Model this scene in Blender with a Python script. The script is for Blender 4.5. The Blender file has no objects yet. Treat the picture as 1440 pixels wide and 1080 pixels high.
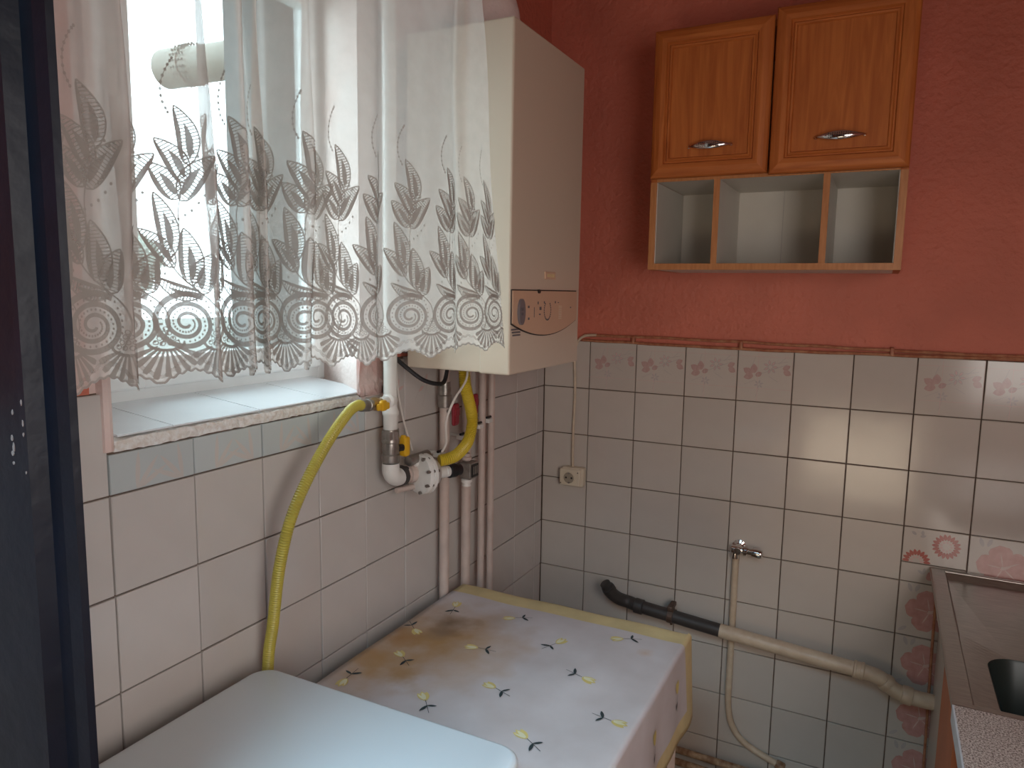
import bpy, bmesh, math, random
from mathutils import Vector, Matrix

C = bpy.context.scene.collection
SC = bpy.context.scene
random.seed(7)
PI = math.pi

# ------------------------------------------------------------------ camera, light, exposure
cam_data = bpy.data.cameras.new('camera')
cam_data.sensor_width = 36.0
cam_data.lens = 1029.69 / 1440.0 * 36.0
cam_data.clip_start = 0.02
cam = bpy.data.objects.new('camera', cam_data)
C.objects.link(cam)
cr = Vector((0.89143669, 0.45286832, 0.01584017))
cu = Vector((-0.0710039, 0.10507072, 0.99192671))
cf = Vector((-0.44754785, 0.88536457, -0.12581932))
cam.matrix_world = Matrix(((cr.x, cu.x, -cf.x, 0.98151), (cr.y, cu.y, -cf.y, -2.17622),
                           (cr.z, cu.z, -cf.z, 1.50473), (0, 0, 0, 1)))
SC.camera = cam

SC.view_settings.view_transform = 'Standard'
SC.view_settings.look = 'None'
SC.view_settings.gamma = 1.0
SC.view_settings.use_curve_mapping = False
SC.view_settings.exposure = 0.06

world = bpy.data.worlds.new('overcast_sky')
SC.world = world
world.use_nodes = True
wn = world.node_tree
bg = wn.nodes['Background']
bg.inputs['Color'].default_value = (0.78, 0.92, 1.0, 1)
bg.inputs['Strength'].default_value = 9.0

def area(name, loc, target, sx, sy, power, col):
    l = bpy.data.lights.new(name, 'AREA')
    l.shape = 'RECTANGLE'; l.size = sx; l.size_y = sy; l.energy = power; l.color = col
    o = bpy.data.objects.new(name, l); C.objects.link(o)
    o.location = loc
    o.rotation_euler = (Vector(target) - Vector(loc)).to_track_quat('-Z', 'Y').to_euler()
    return o
# added warm fill lamp, low and unseen behind the camera; no door modelled
area('rear_fill', (0.88, -3.9, 0.32), (0.9, 0, 1.0), 0.8, 0.55, 7.0, (1.0, 0.82, 0.60))
# two added lamps out of view: a side fill, a cool one onto the washer
side = area('side_fill', (1.70, -2.15, 1.40), (0.30, -0.55, 0.70), 0.9, 0.9, 12.0, (1.0, 0.95, 0.91))
side.data.spread = math.radians(130)
fan = area('overhead_fill', (0.60, -2.75, 2.38), (0.36, -1.72, 0.85), 0.9, 0.4, 4.5, (0.46, 0.78, 1.0))
fan.data.spread = math.radians(60)
# portal: samples the sky through the window opening, adds no light of its own
pt = area('window_portal', (-0.40, -1.16, 1.75), (1.0, -1.16, 1.75), 0.64, 1.10, 1.0, (1, 1, 1))
pt.data.cycles.is_portal = True

# ------------------------------------------------------------------ materials
def new_mat(name):
    m = bpy.data.materials.new(name); m.use_nodes = True
    nt = m.node_tree
    return m, nt, nt.nodes['Principled BSDF']

def noise_fac(nt, scale, detail=4, coord='Object', stretch=None):
    tc = nt.nodes.new('ShaderNodeTexCoord')
    n = nt.nodes.new('ShaderNodeTexNoise')
    n.inputs['Scale'].default_value = scale; n.inputs['Detail'].default_value = detail
    if stretch:
        mp = nt.nodes.new('ShaderNodeMapping'); mp.inputs['Scale'].default_value = stretch
        nt.links.new(tc.outputs[coord], mp.inputs['Vector']); nt.links.new(mp.outputs['Vector'], n.inputs['Vector'])
    else:
        nt.links.new(tc.outputs[coord], n.inputs['Vector'])
    return n.outputs['Fac']

def ramp(nt, fac, stops):
    r = nt.nodes.new('ShaderNodeValToRGB')
    el = r.color_ramp.elements
    while len(el) < len(stops): el.new(0.5)
    for e, (p, c) in zip(el, stops):
        e.position = p; e.color = (c[0], c[1], c[2], 1)
    nt.links.new(fac, r.inputs['Fac'])
    return r.outputs['Color']

def mat(name, col, rough=0.5, metal=0.0, var=0.08, scale=12, bump=0.0, bscale=60, col2=None, spec=0.5, stretch=None, coat=0.0):
    m, nt, b = new_mat(name)
    b.inputs['Roughness'].default_value = rough
    b.inputs['Metallic'].default_value = metal
    b.inputs['Specular IOR Level'].default_value = spec
    b.inputs['Coat Weight'].default_value = coat
    c2 = col2 or tuple(max(0, c * (1 - var * 2)) for c in col)
    f = noise_fac(nt, scale, 5, stretch=stretch)
    nt.links.new(ramp(nt, f, [(0.35, c2), (0.65, col)]), b.inputs['Base Color'])
    if bump:
        bf = noise_fac(nt, bscale, 4)
        bn = nt.nodes.new('ShaderNodeBump'); bn.inputs['Strength'].default_value = bump
        bn.inputs['Distance'].default_value = 0.006
        nt.links.new(bf, bn.inputs['Height']); nt.links.new(bn.outputs['Normal'], b.inputs['Normal'])
    return m

M = {}
M['sill_tile'] = mat('white_sill_tile', (0.80, 0.84, 0.88), 0.15, var=0.02)
M['plaster'] = mat('salmon_plaster', (0.66, 0.19, 0.122), 0.6, var=0.07, scale=5, bump=1.0, bscale=55)
M['plaster_pale_lit'] = mat('pale_lit_plaster', (0.80, 0.68, 0.64), 0.7, scale=7, bump=0.5, bscale=60, col2=(0.76, 0.58, 0.53))  # salmon paint lightened for window light on the reveals; also the pinkish elbow
M['plaster_patch'] = mat('grey_pink_patch', (0.66, 0.50, 0.46), 0.8, scale=18, bump=0.6, bscale=50, col2=(0.62, 0.36, 0.32))
M['sill_mortar'] = mat('chipped_white_mortar', (0.88, 0.88, 0.86), 0.8, scale=110, bump=0.7, bscale=150, col2=(0.74, 0.68, 0.62))
M['grout'] = mat('brown_grout', (0.20, 0.145, 0.11), 0.9, scale=20, bump=0.3, col2=(0.10, 0.065, 0.045))
M['white_wall'] = mat('far_wall_paint', (0.50, 0.30, 0.24), 0.8, bump=0.2)
M['floor'] = mat('floor_linoleum', (0.22, 0.15, 0.10), 0.45, scale=8)
M['ceiling'] = mat('ceiling_paint', (0.50, 0.30, 0.25), 0.9)
M['outer'] = mat('outer_render', (0.125, 0.155, 0.16), 0.9, bump=0.3)
M['pvc'] = mat('white_pvc', (0.85, 0.88, 0.88), 0.3, var=0.02)
M['enamel'] = mat('white_enamel', (0.74, 0.80, 0.83), 0.28, var=0.015, scale=4)
M['boiler'] = mat('boiler_enamel', (0.62, 0.52, 0.41), 0.38, var=0.015, scale=3)
M['panel'] = mat('cream_control_panel', (0.62, 0.41, 0.28), 0.4, var=0.02)
M['seam'] = mat('dark_seam', (0.05, 0.04, 0.035), 0.6)
M['greyprint'] = mat('grey_print', (0.12, 0.11, 0.12), 0.5)
M['whitepipe'] = mat('white_painted_pipe', (0.78, 0.76, 0.72), 0.35, scale=30, var=0.04, bump=0.1)
M['creampipe'] = mat('cream_painted_pipe', (0.66, 0.54, 0.40), 0.35, scale=40, bump=0.15, col2=(0.58, 0.45, 0.32))
M['pinkpipe'] = mat('pinkish_painted_pipe', (0.62, 0.50, 0.44), 0.4, scale=20, bump=0.15)
M['rustpipe'] = mat('rust_stained_pipe', (0.55, 0.40, 0.26), 0.5, scale=45, bump=0.3, col2=(0.22, 0.11, 0.05))
M['rubber'] = mat('dark_grey_rubber', (0.055, 0.048, 0.045), 0.5, scale=40, bump=0.1)
M['black'] = mat('black_plastic', (0.015, 0.014, 0.016), 0.4)
M['yellowhose'] = mat('yellow_hose', (0.62, 0.46, 0.035), 0.4, scale=30, var=0.06)
M['yellowhose_dull'] = mat('greenish_yellow_hose', (0.50, 0.42, 0.07), 0.4, scale=30, var=0.06)
M['yellow'] = mat('yellow_handle_paint', (0.75, 0.42, 0.02), 0.4)
M['red'] = mat('dark_red_handle', (0.30, 0.02, 0.035), 0.4)
M['brass'] = mat('brass', (0.55, 0.36, 0.15), 0.35, metal=0.9, var=0.1)
M['steel'] = mat('brushed_steel', (0.42, 0.38, 0.34), 0.30, metal=0.9, var=0.1, scale=25, stretch=(1, 12, 12))
M['greymetal'] = mat('grey_valve_metal', (0.36, 0.33, 0.30), 0.38, metal=0.75, var=0.15, scale=50, bump=0.1)
M['chrome'] = mat('chrome', (0.75, 0.72, 0.70), 0.12, metal=1.0, var=0.03)
M['wirewhite'] = mat('white_cable', (0.78, 0.72, 0.66), 0.45)
M['wirecream'] = mat('cream_cable', (0.68, 0.55, 0.40), 0.45, scale=40)
M['wirebrown'] = mat('salmon_painted_cable', (0.50, 0.24, 0.13), 0.5, scale=60, col2=(0.36, 0.12, 0.06))
M['socket'] = mat('cream_socket', (0.74, 0.65, 0.50), 0.3, var=0.03)
M['darkhole'] = mat('dark_hole', (0.02, 0.015, 0.012), 0.6)
M['navy'] = mat('navy_black_paint', (0.0045, 0.006, 0.012), 0.42, spec=0.3, scale=12, var=0.2, bump=0.25, bscale=25)
M['chip'] = mat('bare_paint_chip', (0.27, 0.22, 0.20), 0.7)
M['sprigthread'] = None
M['carcass'] = mat('white_board', (0.64, 0.60, 0.53), 0.4, var=0.02)
M['terracotta'] = mat('terracotta_board', (0.50, 0.15, 0.055), 0.5, scale=9)
M['orangeedge'] = mat('orange_wood_edge', (0.54, 0.235, 0.085), 0.42, scale=18, stretch=(8, 8, 1), col2=(0.44, 0.17, 0.055))
M['vent'] = mat('vent_slot_shade', (0.12, 0.12, 0.095), 0.7)
M['darkgreen'] = mat('dark_green_enamel', (0.022, 0.034, 0.030), 0.35)
M['bluewhite'] = mat('pale_edge_band', (0.66, 0.70, 0.74), 0.4)
M['pinkprint'] = mat('pink_flower_print', (0.60, 0.335, 0.30), 0.14, scale=60, col2=(0.53, 0.275, 0.245))
M['roseprint'] = mat('faded_rose_print', (0.55, 0.385, 0.35), 0.14, scale=80, col2=(0.50, 0.33, 0.30))
M['palepink'] = mat('pale_pink_print', (0.70, 0.50, 0.46), 0.14)
M['redprint'] = mat('red_flower_print', (0.50, 0.17, 0.14), 0.14)
M['greyline'] = mat('grey_line_print', (0.52, 0.47, 0.45), 0.14)
M['border'] = mat('yellow_cloth_border', (0.72, 0.58, 0.30), 0.6, scale=15)
M['tulip'] = mat('yellow_tulip_print', (0.74, 0.60, 0.22), 0.6)
M['tuliplight'] = mat('pale_tulip_print', (0.80, 0.76, 0.52), 0.6)
M['leafprint'] = mat('dark_green_leaf_print', (0.03, 0.05, 0.055), 0.6)
M['bark'] = mat('bark', (0.16, 0.11, 0.07), 0.9)
M['leaves'] = mat('tree_leaves', (0.32, 0.37, 0.33), 0.8, scale=3)
M['ground'] = mat('pale_yard', (0.105, 0.125, 0.115), 0.9, scale=0.7)
M['glassdoor'] = M['pvc']

# wall tile glaze: each tile slightly different
def tile_mat(name, base):
    m, nt, b = new_mat(name)
    b.inputs['Roughness'].default_value = 0.13
    oi = nt.nodes.new('ShaderNodeObjectInfo')
    lo = tuple(c * 0.92 for c in base)
    colr = ramp(nt, oi.outputs['Random'], [(0.0, lo), (1.0, base)])
    f = noise_fac(nt, 14, 3)
    mx = nt.nodes.new('ShaderNodeMixRGB'); mx.blend_type = 'MULTIPLY'; mx.inputs['Fac'].default_value = 0.10
    nt.links.new(colr, mx.inputs['Color1']); nt.links.new(f, mx.inputs['Color2'])
    nt.links.new(mx.outputs['Color'], b.inputs['Base Color'])
    wf = noise_fac(nt, 5, 2)
    bn = nt.nodes.new('ShaderNodeBump'); bn.inputs['Strength'].default_value = 0.12; bn.inputs['Distance'].default_value = 0.01
    nt.links.new(wf, bn.inputs['Height']); nt.links.new(bn.outputs['Normal'], b.inputs['Normal'])
    return m
M['tile'] = tile_mat('glazed_white_tile', (0.65, 0.585, 0.52))
M['tile_blue'] = tile_mat('pale_blue_grey_tile', (0.57, 0.62, 0.62))
M['tile_left'] = tile_mat('glazed_pale_tile', (0.64, 0.60, 0.565))

# cabinet wood: streaked cherry veneer
def wood(name, a, b_, stretch):
    m, nt, b = new_mat(name)
    b.inputs['Roughness'].default_value = 0.48; b.inputs['Specular IOR Level'].default_value = 0.3
    tc = nt.nodes.new('ShaderNodeTexCoord'); mp = nt.nodes.new('ShaderNodeMapping')
    mp.inputs['Scale'].default_value = stretch
    nt.links.new(tc.outputs['Object'], mp.inputs['Vector'])
    n = nt.nodes.new('ShaderNodeTexNoise'); n.inputs['Scale'].default_value = 6; n.inputs['Detail'].default_value = 8
    n.inputs['Distortion'].default_value = 1.2
    nt.links.new(mp.outputs['Vector'], n.inputs['Vector'])
    nt.links.new(ramp(nt, n.outputs['Fac'], [(0.3, b_), (0.7, a)]), b.inputs['Base Color'])
    return m
M['wood_v'] = wood('cherry_veneer_upright', (0.56, 0.175, 0.042), (0.38, 0.10, 0.022), (9, 9, 0.7))
M['wood_h'] = wood('cherry_veneer_level', (0.56, 0.175, 0.042), (0.38, 0.10, 0.022), (0.7, 9, 9))

# speckled laminate
def speckle():
    m, nt, b = new_mat('speckled_laminate')
    b.inputs['Roughness'].default_value = 0.35
    f = noise_fac(nt, 360, 2)
    c1 = ramp(nt, f, [(0.36, (0.10, 0.07, 0.06)), (0.46, (0.36, 0.29, 0.25)), (0.54, (0.58, 0.50, 0.45)), (0.66, (0.68, 0.62, 0.57))])
    nt.links.new(c1, b.inputs['Base Color'])
    return m
M['speckle'] = speckle()

# stained tablecloth vinyl; the stain keeps its own place on the cloth
def cloth_mat():
    m, nt, b = new_mat('stained_vinyl_cloth')
    b.inputs['Roughness'].default_value = 0.48
    geo = nt.nodes.new('ShaderNodeNewGeometry')
    def blob(cx, cy, r, soft):
        vm = nt.nodes.new('ShaderNodeVectorMath'); vm.operation = 'DISTANCE'
        nt.links.new(geo.outputs['Position'], vm.inputs[0]); vm.inputs[1].default_value = (cx, cy, 0.752)
        n = nt.nodes.new('ShaderNodeTexNoise'); n.inputs['Scale'].default_value = 16; n.inputs['Detail'].default_value = 5
        nt.links.new(geo.outputs['Position'], n.inputs['Vector'])
        ad = nt.nodes.new('ShaderNodeMath'); ad.operation = 'MULTIPLY_ADD'
        nt.links.new(n.outputs['Fac'], ad.inputs[0]); ad.inputs[1].default_value = soft * 1.6
        nt.links.new(vm.outputs['Value'], ad.inputs[2])
        mr = nt.nodes.new('ShaderNodeMapRange')
        mr.inputs['From Min'].default_value = r + soft * 1.3; mr.inputs['From Max'].default_value = r * 0.35 + soft * 0.5
        nt.links.new(ad.outputs[0], mr.inputs['Value'])
        return mr.outputs['Result']
    col = None
    base = ramp(nt, noise_fac(nt, 9, 5), [(0.3, (0.55, 0.49, 0.48)), (0.7, (0.65, 0.60, 0.60))])
    col = base
    for (cx, cy, r, s, c, k) in [(0.16, -0.90, 0.17, 0.12, (0.44, 0.25, 0.09), 0.95), (0.10, -1.05, 0.10, 0.09, (0.44, 0.25, 0.09), 0.85),
                                 (0.09, -0.93, 0.03, 0.05, (0.40, 0.20, 0.06), 0.9), (0.185, -1.06, 0.015, 0.05, (0.40, 0.22, 0.07), 0.8),
                                 (0.145, -0.82, 0.035, 0.06, (0.15, 0.095, 0.06), 0.8), (0.15, -0.87, 0.02, 0.05, (0.25, 0.17, 0.12), 0.7),
                                 (0.58, -0.735, 0.006, 0.03, (0.60, 0.36, 0.20), 0.7)]:
        f = blob(cx, cy, r, s)
        mu = nt.nodes.new('ShaderNodeMath'); mu.operation = 'MULTIPLY'; nt.links.new(f, mu.inputs[0]); mu.inputs[1].default_value = k
        mu.use_clamp = True
        mx = nt.nodes.new('ShaderNodeMixRGB'); nt.links.new(mu.outputs[0], mx.inputs['Fac'])
        nt.links.new(col, mx.inputs['Color1']); mx.inputs['Color2'].default_value = (*c, 1)
        col = mx.outputs['Color']
    nt.links.new(col, b.inputs['Base Color'])
    return m
M['cloth'] = cloth_mat()

# sheer voile: fine weave part open, part thread
def sheer(name, alpha, col, tr=0.5):
    m = bpy.data.materials.new(name); m.use_nodes = True
    nt = m.node_tree; nt.nodes.clear()
    out = nt.nodes.new('ShaderNodeOutputMaterial')
    tp = nt.nodes.new('ShaderNodeBsdfTransparent')
    df = nt.nodes.new('ShaderNodeBsdfDiffuse'); tl = nt.nodes.new('ShaderNodeBsdfTranslucent')
    df.inputs['Color'].default_value = (*col, 1); tl.inputs['Color'].default_value = (*col, 1)
    m1 = nt.nodes.new('ShaderNodeMixShader'); m1.inputs[0].default_value = tr
    nt.links.new(df.outputs[0], m1.inputs[1]); nt.links.new(tl.outputs[0], m1.inputs[2])
    m2 = nt.nodes.new('ShaderNodeMixShader')
    n = noise_fac(nt, 40, 3)
    mr = nt.nodes.new('ShaderNodeMapRange'); mr.inputs['To Min'].default_value = alpha - 0.06; mr.inputs['To Max'].default_value = alpha + 0.06
    nt.links.new(n, mr.inputs['Value']); nt.links.new(mr.outputs['Result'], m2.inputs[0])
    nt.links.new(tp.outputs[0], m2.inputs[1]); nt.links.new(m1.outputs[0], m2.inputs[2])
    nt.links.new(m2.outputs[0], out.inputs['Surface'])
    return m
M['voile'] = sheer('white_voile', 0.55, (0.95, 0.91, 0.86), 0.36)
M['thread'] = sheer('embroidery_thread', 0.92, (0.45, 0.42, 0.385), 0.15)
M['thread_soft'] = sheer('embroidery_fill', 0.38, (0.55, 0.51, 0.47), 0.22)

def glass():
    m = bpy.data.materials.new('window_glass'); m.use_nodes = True
    nt = m.node_tree; nt.nodes.clear()
    out = nt.nodes.new('ShaderNodeOutputMaterial')
    tp = nt.nodes.new('ShaderNodeBsdfTransparent'); tp.inputs['Color'].default_value = (0.93, 0.97, 0.96, 1)
    gl = nt.nodes.new('ShaderNodeBsdfGlossy'); gl.inputs['Roughness'].default_value = 0.02
    mx = nt.nodes.new('ShaderNodeMixShader'); mx.inputs[0].default_value = 0.06
    nt.links.new(tp.outputs[0], mx.inputs[1]); nt.links.new(gl.outputs[0], mx.inputs[2]); nt.links.new(mx.outputs[0], out.inputs['Surface'])
    return m
M['glass'] = glass()

# ------------------------------------------------------------------ mesh helpers
ORIGIN = {}
def root_of(p): return ORIGIN[p.name]

def thing(name, label, cat, loc, group=None):
    o = bpy.data.objects.new(name, None); C.objects.link(o)
    o.empty_display_size = 0.05
    o.location = loc; ORIGIN[o.name] = Vector(loc)
    o['label'] = label; o['category'] = cat
    if group: o['group'] = group
    return o

def obj(name, bm, m, parent=None, label=None, smooth=False, kind=None, origin=None):
    mats = m if isinstance(m, (list, tuple)) else [m]
    if parent is not None: org = root_of(parent)
    elif origin is not None: org = Vector(origin)
    else:
        xs = [v.co for v in bm.verts]
        org = Vector((sum(v.x for v in xs) / len(xs), sum(v.y for v in xs) / len(xs), min(v.z for v in xs)))
    bmesh.ops.translate(bm, verts=bm.verts, vec=-org)
    me = bpy.data.meshes.new(name); bm.to_mesh(me); bm.free()
    for k in mats: me.materials.append(k)
    if smooth:
        for p in me.polygons: p.use_smooth = True
        try: me.set_sharp_from_angle(angle=math.radians(38))
        except Exception: pass
    o = bpy.data.objects.new(name, me); C.objects.link(o)
    if parent is not None: o.parent = parent
    else: o.location = org
    ORIGIN[o.name] = org
    if label: o['label'] = label
    if kind: o['kind'] = kind
    return o

def tag(o, label, cat, group=None):
    o['label'] = label; o['category'] = cat
    if group: o['group'] = group
    return o

def NB(): return bmesh.new()

def add_box(bm, x0, x1, y0, y1, z0, z1, bev=0.0, seg=2, mi=0):
    t = bmesh.new()
    r = bmesh.ops.create_cube(t, size=1.0)
    bmesh.ops.scale(t, verts=t.verts, vec=(x1 - x0, y1 - y0, z1 - z0))
    bmesh.ops.translate(t, verts=t.verts, vec=((x0 + x1) / 2, (y0 + y1) / 2, (z0 + z1) / 2))
    if bev > 0:
        bmesh.ops.bevel(t, geom=list(t.edges), offset=bev, segments=seg, affect='EDGES', profile=0.5)
    merge(bm, t, mi)

def merge(bm, t, mi=0):
    vm = {}
    for v in t.verts: vm[v] = bm.verts.new(v.co)
    for f in t.faces:
        try:
            nf = bm.faces.new([vm[v] for v in f.verts]); nf.material_index = mi if mi else f.material_index
        except ValueError: pass
    t.free()

def frames(pts):
    n = len(pts); T = []
    for i in range(n):
        a = pts[max(0, i - 1)]; b = pts[min(n - 1, i + 1)]
        T.append((b - a).normalized())
    up = Vector((0, 0, 1)) if abs(T[0].z) < 0.9 else Vector((1, 0, 0))
    nrm = (up - T[0] * up.dot(T[0])).normalized()
    N = [nrm]
    for i in range(1, n):
        nrm = N[-1] - T[i] * N[-1].dot(T[i])
        nrm = nrm.normalized() if nrm.length > 1e-6 else N[-1]
        N.append(nrm)
    return T, N

def add_tube(bm, pts, rad, seg=14, cap=True, mi=0):
    pts = [Vector(p) for p in pts]
    T, N = frames(pts)
    rings = []
    for i, p in enumerate(pts):
        r = rad[i] if isinstance(rad, (list, tuple)) else rad
        B = T[i].cross(N[i])
        rings.append([bm.verts.new(p + (N[i] * math.cos(a) + B * math.sin(a)) * r) for a in [2 * PI * k / seg for k in range(seg)]])
    for i in range(len(rings) - 1):
        for k in range(seg):
            f = bm.faces.new((rings[i][k], rings[i][(k + 1) % seg], rings[i + 1][(k + 1) % seg], rings[i + 1][k])); f.material_index = mi
    if cap:
        f = bm.faces.new(list(reversed(rings[0]))); f.material_index = mi
        f = bm.faces.new(rings[-1]); f.material_index = mi

def cyl(bm, a, b, r, seg=18, mi=0, bev=0.0):
    """a solid round bar from a to b, with eased rims when bev > 0"""
    a = Vector(a); b = Vector(b); d = (b - a).normalized()
    if bev > 0: add_tube(bm, [a, a + d * bev * 0.3, a + d * bev, b - d * bev, b - d * bev * 0.3, b], [r - bev, r - bev * 0.3, r, r, r - bev * 0.3, r - bev], seg, True, mi)
    else: add_tube(bm, [a, b], r, seg, True, mi)

def profile_tube(bm, a, b, prof, seg=20, mi=0):
    """prof: list of (t, r) along a->b in metres from a"""
    a = Vector(a); d = (Vector(b) - a).normalized()
    P = [a + d * t for t, r in prof]
    # duplicate positions break the frames, so the direction is fixed
    up = Vector((0, 0, 1)) if abs(d.z) < 0.9 else Vector((1, 0, 0))
    n = (up - d * up.dot(d)).normalized(); bb = d.cross(n)
    rings = [[bm.verts.new(p + (n * math.cos(2 * PI * k / seg) + bb * math.sin(2 * PI * k / seg)) * max(r, 1e-4)) for k in range(seg)] for p, (t, r) in zip(P, prof)]
    for i in range(len(rings) - 1):
        for k in range(seg):
            f = bm.faces.new((rings[i][k], rings[i][(k + 1) % seg], rings[i + 1][(k + 1) % seg], rings[i + 1][k])); f.material_index = mi
    bm.faces.new(list(reversed(rings[0]))).material_index = mi
    bm.faces.new(rings[-1]).material_index = mi

def hexnut(bm, a, b, r, mi=0): add_tube(bm, [a, b], r, 6, True, mi)

def crom(P, t):
    """Catmull-Rom through the tuples P at parameter t (index units)"""
    n = len(P); i = max(0, min(n - 2, int(math.floor(t)))); u = t - i
    p0 = P[max(0, i - 1)]; p1 = P[i]; p2 = P[i + 1]; p3 = P[min(n - 1, i + 2)]
    return tuple(0.5 * ((2 * b) + (-a + c) * u + (2 * a - 5 * b + 4 * c - d) * u * u + (-a + 3 * b - 3 * c + d) * u ** 3)
                 for a, b, c, d in zip(p0, p1, p2, p3))

def smooth_path(P, per=10):
    n = (len(P) - 1) * per
    return [Vector(crom(P, k / per)) for k in range(n + 1)]

def resample(pts, step):
    out = [pts[0]]; acc = 0
    L = [0]
    for i in range(1, len(pts)): L.append(L[-1] + (pts[i] - pts[i - 1]).length)
    n = max(2, int(L[-1] / step)); j = 0
    out = []
    for k in range(n + 1):
        s = L[-1] * k / n
        while j < len(L) - 2 and L[j + 1] < s: j += 1
        u = (s - L[j]) / max(1e-9, L[j + 1] - L[j])
        out.append(pts[j].lerp(pts[j + 1], u))
    return out

def add_prism(bm, poly, axis, a, b, mi=0):
    """extrude a 2D polygon along an axis: 'x' poly=(y,z), 'y' poly=(x,z), 'z' poly=(x,y)"""
    def P(u, v, w):
        return (w, u, v) if axis == 'x' else ((u, w, v) if axis == 'y' else (u, v, w))
    A = [bm.verts.new(P(u, v, a)) for u, v in poly]; B = [bm.verts.new(P(u, v, b)) for u, v in poly]
    n = len(poly)
    bm.faces.new(A).material_index = mi; bm.faces.new(list(reversed(B))).material_index = mi
    for i in range(n): bm.faces.new((A[i], B[i], B[(i + 1) % n], A[(i + 1) % n])).material_index = mi
    bmesh.ops.recalc_face_normals(bm, faces=bm.faces)

def rounded(x0, x1, y0, y1, r, n=6):
    out = []
    for cx, cy, a0 in ((x1 - r, y1 - r, 0), (x0 + r, y1 - r, 90), (x0 + r, y0 + r, 180), (x1 - r, y0 + r, 270)):
        for k in range(n + 1):
            a = math.radians(a0 + 90 * k / n); out.append((cx + r * math.cos(a), cy + r * math.sin(a)))
    return out

def struct(name, bm, m, **kw):
    o = obj(name, bm, m, origin=kw.pop('origin', (0, 0, 0)), **kw); o['kind'] = 'structure'; return o

# ------------------------------------------------------------------ the room
RX = 1.75            # right wall
FY = -4.0            # far end behind the camera
CZ = 2.55            # ceiling
TOPZ = 1.352         # top of the tiling
WY0, WY1 = -1.520, -0.950   # window opening in the wall face
SZ0 = 1.275          # front edge of the sill
WZT = 2.20
bm = NB(); add_box(bm, -0.0, RX, FY, 0, -0.05, 0); struct('floor', bm, M['floor'])
bm = NB(); add_box(bm, -0.4, RX + 0.1, FY - 0.1, 0.1, CZ, CZ + 0.1); struct('ceiling', bm, M['ceiling'])
# wall at the back: recessed grout bed below, plaster above
bm = NB()
add_box(bm, -0.006, RX, 0.006, 0.16, -0.02, TOPZ, mi=1)
add_box(bm, -0.006, RX, 0.001, 0.16, TOPZ, CZ)
wall_back = struct('wall_back', bm, [M['plaster'], M['grout']])
# the window wall, with splayed reveals
bm = NB()
XF = -0.36
def lw(y0, y1, z0, z1, x=-0.001, mi=0): add_box(bm, XF, x, y0, y1, z0, z1, mi=mi)
lw(FY, WY0, -0.02, TOPZ, -0.006, 1); lw(WY0, WY1, -0.02, 1.268, -0.006, 1); lw(WY1, 0.02, -0.02, 1.262, -0.006, 1); lw(WY1 + 0.10, 0.02, 1.262, TOPZ, -0.006, 1)
lw(FY, WY0 - 0.02, TOPZ, CZ); lw(WY1 + 0.10, 0.02, TOPZ, CZ); lw(WY0, WY1 + 0.10, WZT, CZ)
wall_left = struct('wall_left', bm, [M['plaster'], M['grout']])
# reveals
bm = NB()
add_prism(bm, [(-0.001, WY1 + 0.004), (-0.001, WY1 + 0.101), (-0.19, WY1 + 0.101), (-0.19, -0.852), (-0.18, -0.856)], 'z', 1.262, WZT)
obj('reveal', bm, M['plaster_pale_lit'], wall_left)
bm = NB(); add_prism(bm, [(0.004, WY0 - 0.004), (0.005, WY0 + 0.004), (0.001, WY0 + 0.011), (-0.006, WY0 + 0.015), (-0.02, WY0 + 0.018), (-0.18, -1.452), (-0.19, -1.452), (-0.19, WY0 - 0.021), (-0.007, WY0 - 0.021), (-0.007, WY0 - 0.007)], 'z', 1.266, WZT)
obj('reveal', bm, M['plaster_pale_lit'], wall_left)
bm = NB(); add_prism(bm, [(-0.19, -0.852), (-0.19, WY1 + 0.101), (-0.362, WY1 + 0.101), (-0.362, -0.955), (-0.26, -0.935), (-0.25, -0.862)], 'z', 1.20, WZT + 0.02)
obj('outer_reveal', bm, M['outer'], wall_left)
bm = NB(); add_prism(bm, [(-0.19, -1.452), (-0.19, WY0 - 0.021), (-0.362, WY0 - 0.021), (-0.362, -1.47)], 'z', 1.20, WZT + 0.02)
obj('outer_reveal', bm, M['outer'], wall_left)
bm = NB(); add_box(bm, RX, RX + 0.1, FY, 0.16, -0.02, CZ); struct('wall_right', bm, M['plaster'])
bm = NB(); add_box(bm, -0.36, RX + 0.1, FY - 0.1, FY, -0.02, CZ); struct('wall_front', bm, M['white_wall'])

# -- sill: mortar bed with a chipped front lip and white tiles
bm = NB()
lip = []
n = 40
add_prism(bm, [(-0.18, 1.262), (-0.18, 1.301), (-0.012, 1.283), (0.000, 1.281), (0.0025, 1.274), (0.001, 1.264)], 'y', WY0 + 0.012, WY1 + 0.004)
bmesh.ops.subdivide_edges(bm, edges=[e for e in bm.edges if abs(e.verts[0].co.y - e.verts[1].co.y) > 0.3], cuts=60)
for v in bm.verts:
    if v.co.x > -0.02:
        v.co.x += random.uniform(-0.002, 0.0012); v.co.z += random.uniform(-0.0016, 0.0008)
obj('sill_bed', bm, M['sill_mortar'], wall_left)
ys = [-1.500, -1.405, -1.225, -1.05, -0.905]
for a, b in zip(ys[:-1], ys[1:]):
    bm = NB(); add_prism(bm, [(-0.18, 1.303), (-0.18, 1.306), (-0.006, 1.2875), (-0.004, 1.2865), (-0.005, 1.284)], 'y', a + 0.0012, b - 0.0012)
    obj('sill_tile', bm, M['sill_tile'], wall_left)

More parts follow.
